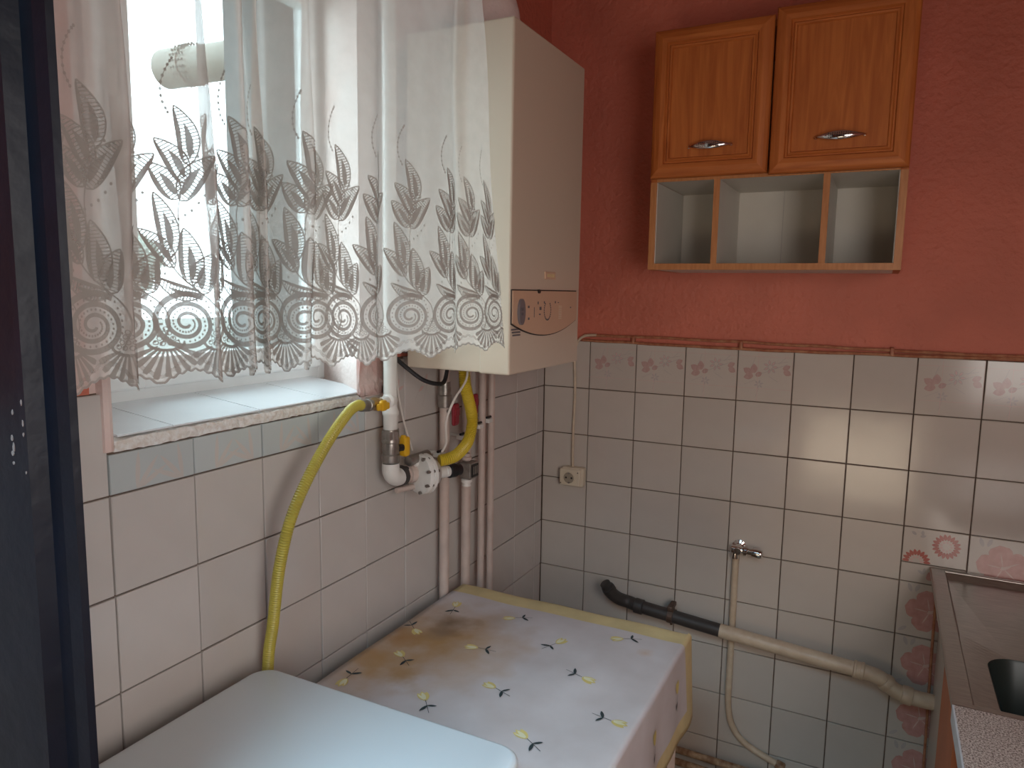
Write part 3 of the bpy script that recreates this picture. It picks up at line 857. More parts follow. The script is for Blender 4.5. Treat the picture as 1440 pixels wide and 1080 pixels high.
# flue: elbow on the boiler, pipe out through the wall
flue = thing('flue_pipe', 'white round flue pipe rising from the boiler top and sticking out beyond the window', 'flue', (0.15, -0.654, BZ1))
bm = NB()
path = [Vector((0.15, -0.654, BZ1)), Vector((0.15, -0.654, BZ1 + 0.06))] + [Vector((0.15 - 0.07 * (1 - math.cos(a)), -0.654, BZ1 + 0.06 + 0.07 * math.sin(a))) for a in [PI / 2 * k / 8 for k in range(1, 9)]] + [Vector((0.0, -0.654, BZ1 + 0.13))]
add_tube(bm, path, 0.062, 24); obj('elbow', bm, M['plaster_pale_lit'], flue, smooth=True, label='pink-washed elbow on the boiler')
bm = NB(); cyl(bm, (0.0, -0.654, BZ1 + 0.13), (-0.36, -0.654, BZ1 + 0.11), 0.052, 24); obj('wall_sleeve', bm, M['pvc'], flue, smooth=True)
bm = NB()
profile_tube(bm, (-0.36, -0.656, 2.115), (-0.92, -0.657, 2.125), [(0, 0.05), (0.46, 0.05), (0.462, 0.054), (0.56, 0.054), (0.56, 0.046), (0.52, 0.044)], 28)
outer = obj('outer_pipe', bm, mat('weathered_cream_metal', (0.19, 0.19, 0.15), 0.5), flue, smooth=True)
bm = NB()
for k in range(5):
    for j in range(20):
        a = 2 * PI * j / 20; y, z = -0.657 + 0.0545 * math.cos(a), 2.125 + 0.0545 * math.sin(a)
        add_box(bm, -0.845 + k * 0.012, -0.841 + k * 0.012, y - 0.0025, y + 0.0025, z - 0.0025, z + 0.0025)
obj('vent_slots', bm, M['vent'], outer, kind='stuff')

# ------------------------------------------------------------------ gas line
PX, PY = 0.052, -0.912
gas = thing('gas_pipe', 'white painted gas pipe coming down the wall beside the window', 'pipe', (PX, PY, 1.10))
bm = NB(); cyl(bm, (PX, PY, 1.205), (PX, PY, CZ), 0.0145, 20); obj('riser', bm, M['whitepipe'], gas, smooth=True)
bm = NB(); profile_tube(bm, (PX, PY, 1.205), (PX, PY, 1.3), [(0, 0.014), (0.002, 0.0155), (0.03, 0.0155), (0.034, 0.0175), (0.040, 0.018), (0.046, 0.0155), (0.05, 0.0145)], 20); obj('weld_collar', bm, M['whitepipe'], gas, smooth=True)
bm = NB(); profile_tube(bm, (PX, PY + 0.008, 1.270), (PX + 0.006, PY - 0.075, 1.270), [(0, 0.013), (0.012, 0.0165), (0.02, 0.0155), (0.024, 0.0105), (0.045, 0.0105)], 18); obj('branch', bm, M['whitepipe'], gas, smooth=True)
bm = NB()
add_tube(bm, [(PX, PY, 1.132)] + [Vector((PX, PY + 0.026 * (1 - math.cos(a)), 1.122 - 0.026 * math.sin(a))) for a in [PI / 2 * k / 8 for k in range(9)]] + [Vector((PX, PY + 0.042, 1.096))], [0.0185, 0.019] + [0.0195] * 8 + [0.020], 20)
obj('elbow', bm, M['whitepipe'], gas, smooth=True)
bm = NB(); profile_tube(bm, (PX, PY + 0.030, 1.096), (PX, PY + 0.2, 1.096), [(0, 0.021), (0.004, 0.0225), (0.012, 0.0225), (0.016, 0.017), (0.03, 0.017)], 20); obj('joint_ring', bm, M['rubber'], gas, smooth=True)

bv = thing('ball_valve', 'grey ball valve with an upright yellow lever on the gas pipe', 'valve', (PX, PY, 1.135))
bm = NB(); profile_tube(bm, (PX, PY, 1.135), (PX, PY, 1.21), [(0, 0.019), (0.002, 0.0195), (0.016, 0.0195), (0.018, 0.017), (0.03, 0.0185), (0.042, 0.017), (0.044, 0.0195), (0.050, 0.0195), (0.052, 0.018), (0.072, 0.018)], 20); body = obj('body', bm, M['greymetal'], bv, smooth=True)
bm = NB(); hexnut(bm, (PX, PY, 1.181), (PX, PY, 1.203), 0.0205); obj('nut', bm, M['greymetal'], bv)
bm = NB(); cyl(bm, (PX, PY, 1.163), (PX + 0.012, PY + 0.028, 1.163), 0.008); obj('stem', bm, M['black'], bv, smooth=True)
bm = NB()
add_box(bm, PX + 0.006, PX + 0.018, PY + 0.026, PY + 0.034, 1.158, 1.190, 0.003); add_box(bm, PX + 0.002, PX + 0.022, PY + 0.026, PY + 0.044, 1.142, 1.186, 0.005)
obj('lever', bm, M['yellow'], bv, label='bright yellow lever')

rg = thing('gas_regulator', 'round white flanged gas regulator bolted to the end of the gas pipe elbow', 'regulator', (0.075, -0.80, 1.05))
bm = NB(); profile_tube(bm, (PX, PY + 0.046, 1.096), (0.075, -0.775, 1.094), [(0, 0.016), (0.012, 0.016), (0.013, 0.021), (0.028, 0.021), (0.029, 0.017), (0.055, 0.019), (0.060, 0.026)], 22); obj('inlet', bm, M['pinkpipe'], rg, smooth=True)
A = Vector((0.072, -0.842, 1.094)); D = Vector((0.30, 0.94, -0.04)).normalized()
bm = NB(); profile_tube(bm, A, A + D, [(0, 0.022), (0.004, 0.044), (0.008, 0.046), (0.013, 0.046), (0.014, 0.043), (0.018, 0.043), (0.019, 0.046), (0.026, 0.046), (0.032, 0.040), (0.046, 0.032), (0.054, 0.018), (0.056, 0.006)], 30); obj('housing', bm, M['whitepipe'], rg, smooth=True)
s1 = D.cross(Vector((0, 0, 1))).normalized(); s2 = s1.cross(D)
for k in range(8):
    a = 2 * PI * k / 8 + 0.3; q = A + (s1 * math.cos(a) + s2 * math.sin(a)) * 0.0415
    bm = NB(); hexnut(bm, q - D * 0.002, q + D * 0.031, 0.0038); obj('bolt', bm, M['greymetal'], rg)
bm = NB(); profile_tube(bm, A + D * 0.048 - Vector((0, 0, 0.004)), A + D * 2, [(0, 0.0135), (0.028, 0.0135), (0.029, 0.0125), (0.033, 0.0125), (0.034, 0.0135), (0.046, 0.0125)], 20); obj('outlet', bm, M['whitepipe'], rg, smooth=True)
bm = NB(); profile_tube(bm, A + D * 0.092 - Vector((0, 0, 0.004)), A + D * 2, [(0, 0.014), (0.002, 0.0165), (0.020, 0.0165), (0.022, 0.014), (0.036, 0.013)], 20); obj('outlet_cap', bm, M['black'], rg, smooth=True)
bm = NB(); cyl(bm, (PX + 0.01, PY + 0.05, 1.127), (PX + 0.02, PY + 0.115, 1.131), 0.012, 18, bev=0.002); obj('filter', bm, M['greymetal'], rg, smooth=True)
bm = NB(); cyl(bm, (PX + 0.018, PY + 0.066, 1.118), (PX + 0.02, PY + 0.105, 1.118), 0.006, 14, bev=0.001); obj('test_point', bm, M['whitepipe'], rg, smooth=True)
bm = NB(); cyl(bm, (PX, PY + 0.02, 1.066), (PX + 0.012, PY + 0.11, 1.062), 0.0065, 14, bev=0.001); obj('drain_plug', bm, M['pinkpipe'], rg, smooth=True)

# yellow tap on the branch
tv = thing('branch_tap', 'small tap with a yellow butterfly handle where the long hose leaves the gas pipe', 'valve', (0.06, -0.975, 1.26))
bm = NB(); profile_tube(bm, (0.058, PY - 0.045, 1.27), (0.066, -1.06, 1.272), [(0, 0.011), (0.012, 0.012), (0.02, 0.014), (0.03, 0.011), (0.045, 0.0115)], 18); obj('body', bm, M['brass'], tv, smooth=True)
bm = NB(); cyl(bm, (0.060, PY - 0.062, 1.27), (0.078, PY - 0.058, 1.268), 0.006); obj('stem', bm, M['brass'], tv, smooth=True)
bm = NB()
add_box(bm, 0.076, 0.084, PY - 0.083, PY - 0.043, 1.259, 1.274, 0.004); add_box(bm, 0.074, 0.086, PY - 0.072, PY - 0.054, 1.257, 1.280, 0.005)
obj('butterfly_handle', bm, M['yellow'], tv, label='yellow butterfly handle')

def hose(name, pts, r, m, pitch=0.0045, seg=14):
    c = resample(smooth_path(pts, 16), pitch / 2)
    return c, [r if k % 2 else r * 0.86 for k in range(len(c))]
def make_hose(name, pts, r, m, label):
    t = thing(name, label, 'hose', pts[0])
    c, rr = hose(name, pts, r, m)
    bm = NB(); add_tube(bm, c, rr, 14); obj('corrugated_tube', bm, m, t, smooth=True)
    return t, c
P1 = [(0.066, -1.026, 1.2735), (0.078, -1.055, 1.279), (0.086, -1.092, 1.271), (0.100, -1.159, 1.236), (0.108, -1.225, 1.18), (0.105, -1.268, 1.114), (0.088, -1.280, 1.028), (0.062, -1.272, 0.92), (0.040, -1.266, 0.82), (0.034, -1.262, 0.60), (0.034, -1.262, 0.12)]
h1, c1 = make_hose('gas_hose', P1, 0.0105, M['yellowhose_dull'], 'long dull yellow corrugated hose curving down behind the washing machine')
bm = NB(); profile_tube(bm, (0.064, -0.996, 1.271), (0.070, -1.05, 1.2765), [(0, 0.0115), (0.004, 0.0125), (0.012, 0.0125), (0.013, 0.011), (0.017, 0.011), (0.018, 0.0128), (0.036, 0.0122), (0.038, 0.011)], 18); obj('hose_fitting', bm, M['greymetal'], h1, smooth=True)
P2 = [(0.098, -0.790, 1.118), (0.112, -0.770, 1.121), (0.120, -0.745, 1.128), (0.122, -0.703, 1.150), (0.120, -0.680, 1.190), (0.120, -0.687, 1.226), (0.120, -0.708, 1.271), (0.120, -0.717, 1.305), (0.120, -0.718, 1.334)]
h2, c2 = make_hose('boiler_gas_hose', P2, 0.0142, M['yellowhose'], 'short bright yellow corrugated hose bending up from the regulator into the boiler')

# four pipes under the boiler, against the tiles
for i, (x, y, r, lab) in enumerate([(0.038, -0.672, 0.0125, 'leftmost of the four painted pipes running down under the boiler'),
                                    (0.038, -0.566, 0.0125, 'second painted pipe from the left under the boiler, behind the meter'),
                                    (0.038, -0.484, 0.0095, 'third painted pipe from the left under the boiler, just right of the yellow hose'),
                                    (0.038, -0.432, 0.0095, 'rightmost of the four painted pipes under the boiler, nearest the corner')]):
    p = thing('water_pipe', lab, 'pipe', (x, y, 0.0), 'painted pipes under the boiler')
    bm = NB(); cyl(bm, (x, y, 0.0), (x, y, BZ0 + 0.005), r, 16); obj('tube', bm, M['pinkpipe'], p, smooth=True)
    cz = [1.11, 1.135, 1.150, 1.158][i]
    bm = NB(); cyl(bm, (0.0, y - r - 0.006, cz), (x, y - r - 0.006, cz), 0.004, 10); add_box(bm, x - 0.012, x + 0.010, y - r - 0.022, y - r + 0.001, cz - 0.009, cz + 0.003, 0.002); cl = obj('clip', bm, M['whitepipe'], p)
    bm = NB(); cyl(bm, (x + 0.002, y - r - 0.022, cz + 0.006), (x + 0.002, y + r, cz + 0.006), 0.0032, 10); obj('clip_screw', bm, M['black'], cl)
    if i == 0:
        bm = NB(); profile_tube(bm, (x, y, 1.22), (x, y, 1.3), [(0, 0.013), (0.002, 0.017), (0.03, 0.0175), (0.032, 0.0155), (0.050, 0.0155), (0.052, 0.0145), (0.064, 0.0145)], 18); obj('union', bm, M['greymetal'], p, smooth=True, label='dark grey union')
    if i in (0, 1):
        zz = [1.212, 1.224][i]; yo = [0.009, -0.004][i]
        bm = NB(); cyl(bm, (x, y, zz), (x + 0.035, y - 0.014 + yo, zz), 0.006, 12); st = obj('valve_stem', bm, M['greymetal'], p, smooth=True)
        bm = NB(); add_box(bm, x + 0.030, x + 0.040, y + yo - 0.030, y + yo - 0.002, zz - 0.032, zz + 0.022, 0.006); add_box(bm, x + 0.028, x + 0.042, y + yo - 0.026, y + yo - 0.004, zz - 0.010, zz + 0.012, 0.004)
        obj('valve_lever', bm, M['red'], p, label='dark red lever')

# grey box on the second pipe
mt = thing('water_meter', 'small square grey and black device fixed on a pipe below the boiler', 'meter', (0.07, -0.61, 1.03))
bm = NB(); add_box(bm, 0.058, 0.090, -0.634, -0.592, 1.036, 1.078, 0.003); mb = obj('box', bm, M['greymetal'], mt)
bm = NB(); add_box(bm, 0.0895, 0.0925, -0.629, -0.597, 1.041, 1.073, 0.001); fc = obj('face', bm, M['black'], mt)
bm = NB()
for k in range(3): add_box(bm, 0.0925, 0.0930, -0.625 + k * 0.009, -0.619 + k * 0.009, 1.048, 1.068)
obj('face_marks', bm, M['greymetal'], fc)
bm = NB(); profile_tube(bm, (0.066, -0.612, 1.036), (0.066, -0.612, 1.0), [(0, 0.008), (0.006, 0.014), (0.012, 0.014), (0.014, 0.010), (0.022, 0.012)], 16); obj('lower_nut', bm, M['whitepipe'], mt, smooth=True)
bm = NB(); profile_tube(bm, (0.066, -0.612, 1.078), (0.066, -0.612, 1.2), [(0, 0.008), (0.004, 0.013), (0.010, 0.013), (0.012, 0.009), (0.020, 0.010)], 16); obj('upper_nut', bm, M['pinkpipe'], mt, smooth=True)

# loose thin cables under the boiler
def cable(name, pts, r, m, label, cat='cable', group=None, origin=None):
    bm = NB(); add_tube(bm, smooth_path(pts, 8), r, 8); return tag(obj(name, bm, m, smooth=True), label, cat, group)
cable('black_cable', [(0.03, -0.895, 1.375), (0.05, -0.860, 1.340), (0.08, -0.832, 1.308), (0.10, -0.800, 1.296), (0.10, -0.772, 1.300), (0.098, -0.755, 1.334)], 0.0048, M['black'], 'thick black cable looping under the left corner of the boiler')
cable('white_wire', [(0.022, -0.848, 1.42), (0.020, -0.846, 1.33), (0.020, -0.838, 1.27), (0.022, -0.818, 1.20), (0.028, -0.795, 1.135)], 0.0022, M['wirewhite'], 'thin white wire hanging down to the yellow lever beside the white gas pipe')
cable('white_wire', [(0.140, -0.735, 1.334), (0.145, -0.755, 1.300), (0.142, -0.800, 1.262), (0.130, -0.812, 1.215), (0.120, -0.795, 1.165), (0.105, -0.790, 1.140)], 0.0028, M['wirewhite'], 'pale wire running down from the boiler in front of the short yellow hose')

# ------------------------------------------------------------------ socket and cables on the back wall
so = thing('socket', 'cream surface-mounted wall socket on the back tiles near the corner', 'socket', (0.118, -0.02, 0.882))
bm = NB(); add_box(bm, 0.082, 0.156, -0.030, 0.0, 0.882, 0.944, 0.006, 3); sb = obj('box', bm, M['socket'], so)
bm = NB(); add_box(bm, 0.077, 0.147, -0.036, -0.028, 0.884, 0.940, 0.004); obj('cover', bm, M['socket'], so)
def ydisc(bm, x, z, r, y0, y1, n=24): add_prism(bm, [(x + r * math.cos(2 * PI * k / n), z + r * math.sin(2 * PI * k / n)) for k in range(n)], 'y', y0, y1)
bm = NB()
for k in range(24):
    a0, a1 = 2 * PI * k / 24, 2 * PI * (k + 1) / 24
    add_prism(bm, [(0.110 + r * math.cos(a), 0.911 + r * math.sin(a)) for r, a in ((0.021, a0), (0.021, a1), (0.018, a1), (0.018, a0))], 'y', -0.039, -0.035)
obj('rim', bm, M['socket'], so)
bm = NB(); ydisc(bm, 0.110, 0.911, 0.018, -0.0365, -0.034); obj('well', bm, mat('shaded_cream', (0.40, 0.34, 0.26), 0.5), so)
for (dx, dz) in ((-0.0095, 0.0), (0.0095, 0.0)):
    bm = NB(); ydisc(bm, 0.110 + dx, 0.911 + dz, 0.0032, -0.0372, -0.036, 12); obj('pin_hole', bm, M['darkhole'], so)
for dz in (-0.016, 0.016):
    bm = NB(); add_box(bm, 0.107, 0.113, -0.0385, -0.036, 0.911 + dz - 0.003, 0.911 + dz + 0.003, 0.0005); obj('earth_clip', bm, M['greymetal'], so)
for dx in (-0.028, 0.030):
    bm = NB(); ydisc(bm, 0.110 + dx, 0.930 if dx > 0 else 0.892, 0.002, -0.0365, -0.0355, 8); obj('screw', bm, M['darkhole'], so)
cable('socket_cable', [(0.113, -0.012, 0.944), (0.110, -0.008, 1.05), (0.112, -0.007, 1.20), (0.108, -0.008, 1.30), (0.116, -0.010, 1.345), (0.14, -0.010, 1.368), (0.18, -0.008, 1.372)], 0.0042, M['wirecream'], 'cream cable dropping straight down the tiles to the socket')
wr = random.Random(3)
for j, (dz, ph, lab) in enumerate([(0.006, 0.0, 'upper salmon-painted cable along the top of the tiles'), (-0.006, 1.1, 'lower salmon-painted cable along the top of the tiles')]):
    pts = []
    for k in range(24):
        x = 0.135 + (RX - 0.14) * k / 23
        pts.append((x, -0.007 - 0.003 * j, 1.362 + dz + 0.004 * math.sin(x * 4 + ph * 2) - 0.002 * j + wr.uniform(-0.0012, 0.0012)))
    cable('wall_cable', pts, 0.0042, M['wirebrown'], lab, 'cable', 'cables along the tile top')
for x in (0.30, 0.62, 1.005, 1.4):
    bm = NB(); add_box(bm, x - 0.005, x + 0.005, -0.016, 0.001, 1.350, 1.374, 0.003)
    tag(obj('cable_clip', bm, M['wirebrown']), {0.30: 'painted cable clip above the flowered tiles, the one nearest the corner', 0.62: 'painted cable clip under the left bay of the wall cabinet', 1.005: 'painted cable clip below the right end of the wall cabinet', 1.4: 'painted cable clip furthest right along the tile top'}[x], 'clip', 'clips on the painted cables')

# ------------------------------------------------------------------ tap and pipes low on the back wall
tp = thing('angle_tap', 'small chrome angle tap on the back wall tiles above the vertical pipe', 'tap', (0.65, -0.03, 0.74))
TX, TZ = 0.645, 0.766
bm = NB(); profile_tube(bm, (TX, 0, TZ), (TX, -0.1, TZ), [(0, 0.020), (0.004, 0.020), (0.008, 0.012), (0.030, 0.012), (0.034, 0.010)], 20); obj('wall_rose', bm, M['chrome'], tp, smooth=True)
bm = NB(); profile_tube(bm, (TX - 0.018, -0.034, TZ), (TX + 0.1, -0.034, TZ), [(0, 0.009), (0.003, 0.012), (0.014, 0.013), (0.026, 0.011), (0.034, 0.010), (0.038, 0.016), (0.046, 0.016), (0.048, 0.012)], 20); obj('body', bm, M['chrome'], tp, smooth=True)
bm = NB(); profile_tube(bm, (TX + 0.030, -0.034, TZ), (TX + 0.1, -0.040, TZ - 0.004), [(0, 0.011), (0.012, 0.011), (0.013, 0.014), (0.034, 0.0145), (0.040, 0.012), (0.042, 0.006)], 20); obj('knob', bm, M['chrome'], tp, smooth=True)
bm = NB(); hexnut(bm, (TX + 0.004, -0.050, TZ + 0.002), (TX + 0.004, -0.058, TZ + 0.002), 0.010); cyl(bm, (TX + 0.004, -0.03, TZ), (TX + 0.004, -0.052, TZ), 0.008); obj('screw_cap', bm, M['chrome'], tp)
bm = NB(); profile_tube(bm, (TX - 0.006, -0.030, TZ), (TX - 0.006, -0.026, TZ - 0.1), [(0, 0.008), (0.014, 0.009), (0.022, 0.0105), (0.028, 0.0105), (0.03, 0.007)], 16); obj('nipple', bm, M['chrome'], tp, smooth=True)
bm = NB()
pts = [Vector((0.639, -0.013, z)) for z in (0.744, 0.72, 0.62, 0.5, 0.4, 0.30)] + [Vector(v) for v in [(0.646, -0.013, 0.235), (0.662, -0.013, 0.195), (0.69, -0.013, 0.165), (0.73, -0.013, 0.145), (0.79, -0.013, 0.124)]]
add_tube(bm, smooth_path([tuple(p) for p in pts], 5), 0.0095, 14)
vp = thing('supply_pipe', 'thin cream pipe going down from the angle tap and bending right near the floor', 'pipe', (0.639, -0.024, 0.12))
obj('tube', bm, M['creampipe'], vp, smooth=True)
bm = NB(); profile_tube(bm, (0.786, -0.014, 0.126), (0.83, -0.014, 0.112), [(0, 0.011), (0.004, 0.0135), (0.022, 0.0135), (0.026, 0.011)], 16); obj('end_fitting', bm, M['rustpipe'], vp, smooth=True)

dr = thing('drain_pipe', 'waste pipe crossing the back tiles, dark grey on the left and cream on the right', 'pipe', (0.65, -0.04, 0.46))
DY = -0.058
bm = NB()
add_tube(bm, smooth_path([(0.272, -0.095, 0.600), (0.284, -0.085, 0.577), (0.302, -0.066, 0.556), (0.330, -0.052, 0.545), (0.37, DY, 0.541), (0.46, DY, 0.533), (0.55, DY, 0.525), (0.630, DY, 0.518)], 6), 0.0195, 18); rb = obj('rubber_pipe', bm, M['rubber'], dr, smooth=True, label='dark grey rubber length')
bm = NB(); profile_tube(bm, (0.266, -0.102, 0.612), (0.284, -0.085, 0.577), [(0, 0.013), (0.001, 0.0165), (0.020, 0.0165), (0.021, 0.021), (0.034, 0.021)], 18); obj('spigot', bm, M['rubber'], dr, smooth=True)
bm = NB(); profile_tube(bm, (0.352, DY - 0.002, 0.543), (0.46, DY, 0.533), [(0, 0.0195), (0.001, 0.023), (0.026, 0.023), (0.027, 0.0195)], 18); obj('rubber_collar', bm, M['rubber'], dr, smooth=True)
bm = NB(); cyl(bm, (0.612, DY, 0.5195), (0.990, DY, 0.492), 0.0205, 20); obj('cream_pipe', bm, M['creampipe'], dr, smooth=True, label='cream painted length')
bm = NB(); profile_tube(bm, (0.972, DY, 0.4935), (1.05, DY, 0.488), [(0, 0.021), (0.002, 0.0245), (0.007, 0.0245), (0.008, 0.023), (0.018, 0.023), (0.019, 0.0245), (0.026, 0.0245), (0.028, 0.022)], 20); obj('coupling', bm, M['creampipe'], dr, smooth=True)
bm = NB(); add_tube(bm, smooth_path([(0.995, DY, 0.4915), (1.025, DY, 0.488), (1.045, DY, 0.480), (1.075, DY, 0.460), (1.10, DY, 0.4525), (1.125, DY, 0.450), (1.175, DY, 0.449)], 5), 0.0205, 18); obj('bend', bm, M['creampipe'], dr, smooth=True)
for (a, b) in (((1.048, DY, 0.4785), (1.062, DY, 0.4685)), ((1.092, DY, 0.454), (1.118, DY, 0.4505))):
    bm = NB(); cyl(bm, a, b, 0.0245, 20, bev=0.003); obj('coupling', bm, M['creampipe'], dr, smooth=True)
bm = NB()
profile_tube(bm, (0.456, DY, 0.5335), (0.474, DY, 0.532), [(0, 0.0205), (0.001, 0.0225), (0.016, 0.0225), (0.017, 0.0205)], 18); add_box(bm, 0.456, 0.472, -0.075, -0.02, 0.552, 0.566, 0.003); add_box(bm, 0.459, 0.470, -0.03, 0.0, 0.50, 0.53, 0.002); cyl(bm, (0.465, -0.048, 0.5), (0.465, -0.048, 0.574), 0.004, 10)
obj('pipe_clamp', bm, mat('rusty_clamp', (0.13, 0.085, 0.065), 0.5, metal=0.4), dr)
for z, yy, lab in ((0.092, -0.03, 'upper of two rust-stained pipes low along the back wall'), (0.062, -0.045, 'lower of two rust-stained pipes low along the back wall')):
    bm = NB(); cyl(bm, (0.05, yy, z), (1.16, yy, z - 0.012), 0.0105, 14)
    tag(obj('floor_pipe', bm, M['rustpipe'], smooth=True), lab, 'pipe', 'rusty floor pipes')

# ------------------------------------------------------------------ wall cabinet
WX0, WX1, WYF, WZ0, WZ1 = 0.418, 1.006, -0.285, 1.566, 2.132
wc = thing('wall_cabinet', 'orange-brown cherry wall cabinet with two panelled doors over three open white bays', 'cabinet', (0.71, -0.14, WZ0))
TH = 0.016
def part_box(name, m, parent, *a, bev=0.001, label=None):
    bm = NB(); add_box(bm, *a, bev); return obj(name, bm, m, parent, label=label)
SH = 1.788
def board(name, x0, x1, z0, z1, horiz=False):
    """white board with an orange front edge"""
    o = part_box(name, M['carcass'], wc, x0, x1, WYF + 0.003, -0.001, z0, z1)
    part_box('edge_band', M['orangeedge'], o, x0, x1, WYF, WYF + 0.003, z0, z1, bev=0.0005, label='orange wood edge band')
    return o
def side(x0, x1):
    o = part_box('side_panel', M['wood_v'], wc, x0, x1, WYF + 0.003, -0.001, WZ0, WZ1)
    part_box('edge_band', M['orangeedge'], o, x0, x1, WYF, WYF + 0.003, WZ0, SH, bev=0.0005)
    return o
side(WX0, WX0 + TH); side(WX1 - TH, WX1)
part_box('side_lining', M['carcass'], wc, WX0 + TH, WX0 + TH + 0.002, WYF + 0.004, -0.012, WZ0 + TH, SH - 0.001, bev=0.0003)
part_box('side_lining', M['carcass'], wc, WX1 - TH - 0.002, WX1 - TH, WYF + 0.004, -0.012, WZ0 + TH, SH - 0.001, bev=0.0003)
board('bottom_board', WX0 + TH, WX1 - TH, WZ0, WZ0 + TH)
board('shelf_board', WX0 + TH, WX1 - TH, SH, SH + TH)
part_box('top_board', M['wood_h'], wc, WX0, WX1, WYF, -0.001, WZ1, WZ1 + TH)
part_box('back_panel', M['carcass'], wc, WX0 + TH, WX1 - TH, -0.010, -0.003, WZ0 + TH, WZ1)
for x in (0.579, 0.831): board('divider', x, x + 0.015, WZ0 + TH, SH)
part_box('back_seam', M['greyline'], wc, 0.712, 0.713, -0.0108, -0.0098, WZ0 + TH, SH, bev=0.0)

def cab_door(x0, x1, z0, z1, ajar, hx0, hx1):
    """frame of four mitred rails round a recessed panel, with a bow handle"""
    dd = part_box('door', M['wood_v'], wc, x0 + 0.004, x1 - 0.004, WYF - 0.016, WYF - 0.001, z0 + 0.004, z1 - 0.004, bev=0.001)
    # moulding profile from the outer edge inwards: (inset, outwards)
    prof = [(0.0, 0.0), (0.0, 0.010), (0.003, 0.015), (0.010, 0.019), (0.022, 0.0225), (0.033, 0.0215), (0.036, 0.0150), (0.039, 0.0150), (0.042, 0.0185), (0.046, 0.0180), (0.049, 0.0115), (0.052, 0.0125), (0.055, 0.0110), (0.058, 0.0020), (0.058, 0.0)]
    cor = [(x0, z0), (x1, z0), (x1, z1), (x0, z1)]
    sg = [(1, 1), (-1, 1), (-1, -1), (1, -1)]
    for e in range(4):
        a, b = e, (e + 1) % 4
        bm = NB(); A = []; B = []
        for ins, out in prof:
            y = WYF - 0.003 - out
            A.append(bm.verts.new((cor[a][0] + sg[a][0] * ins, y, cor[a][1] + sg[a][1] * ins)))
            B.append(bm.verts.new((cor[b][0] + sg[b][0] * ins, y, cor[b][1] + sg[b][1] * ins)))
        for k in range(len(prof) - 1): bm.faces.new((A[k], A[k + 1], B[k + 1], B[k]))
        bm.faces.new(A); bm.faces.new(B[::-1]); bm.faces.new((A[0], B[0], B[-1], A[-1]))
        bmesh.ops.recalc_face_normals(bm, faces=bm.faces)
        obj('rail' if e % 2 == 0 else 'stile', bm, M['wood_h'] if e % 2 == 0 else M['wood_v'], dd)
    # bow handle: wide flattened spindle on two feet
    hz = 1.866; y0 = WYF - 0.018
    bm = NB(); n = 22; L = hx1 - hx0; rings = []
    for k in range(n + 1):
        t = k / n; w = 0.0018 + 0.0082 * math.sin(PI * t) ** 1.3; arch = 0.020 * math.sin(PI * t) ** 0.6
        x = hx0 + L * t
        rings.append([bm.verts.new((x, y0 - arch - 0.002 - 0.0035 * math.cos(a) * 0.9, hz + w * math.sin(a))) for a in [2 * PI * j / 12 for j in range(12)]])
    for i in range(n):
        for j in range(12): bm.faces.new((rings[i][j], rings[i][(j + 1) % 12], rings[i + 1][(j + 1) % 12], rings[i + 1][j]))
    bm.faces.new(rings[0][::-1]); bm.faces.new(rings[-1])
    for x in (hx0 + 0.004, hx1 - 0.004): cyl(bm, (x, WYF - 0.005, hz), (x, y0 - 0.004, hz), 0.0035, 10)
    bmesh.ops.recalc_face_normals(bm, faces=bm.faces)
    obj('handle', bm, M['chrome'], dd, smooth=True, label='chrome bow handle with a dimpled middle')
    bm = NB()
    for r_ in range(-1, 2):
        for k in range(-6 + abs(r_), 7 - abs(r_)):
            t = 0.5 + k * 0.042; x = hx0 + L * t; arch = 0.020 * math.sin(PI * t) ** 0.6
            ydisc(bm, x, hz + r_ * 0.0042, 0.0012, y0 - arch - 0.0058, y0 - arch - 0.0046, 6)
    obj('handle_dimples', bm, M['darkhole'], dd)
cab_door(0.420, 0.705, 1.795, 2.154, 0, 0.514, 0.624)
cab_door(0.709, 1.006, 1.791, 2.168, 1, 0.806, 0.916)

# ------------------------------------------------------------------ table under its cloth
TZT = 0.746
tb = thing('table', 'low white-legged table hidden under the flowered yellow-bordered cloth', 'table', (0.35, -0.90, 0))
bm = NB(); add_box(bm, 0.062, 0.640, -1.205, -0.605, TZT - 0.03, TZT - 0.002, 0.003); obj('tabletop', bm, M['carcass'], tb)
for x in (0.075, 0.605):
    for y in (-1.185, -0.645):
        bm = NB(); add_tube(bm, [(x + 0.011, y + 0.011, 0), (x + 0.011, y + 0.011, TZT - 0.03)], [0.011, 0.015], 4); obj('leg', bm, M['pinkpipe'], tb)
bm = NB(); add_box(bm, 0.09, 0.61, -0.640, -0.624, TZT - 0.10, TZT - 0.03); add_box(bm, 0.09, 0.61, -1.186, -1.17, TZT - 0.10, TZT - 0.03); add_box(bm, 0.082, 0.098, -1.18, -0.63, TZT - 0.10, TZT - 0.03); add_box(bm, 0.602, 0.618, -1.18, -0.63, TZT - 0.10, TZT - 0.03)
obj('apron', bm, M['carcass'], tb)
X0c, X1c, Y0c, Y1c = 0.056, 0.646, -1.212, -0.600
DROP = 0.188
R_ = 0.010
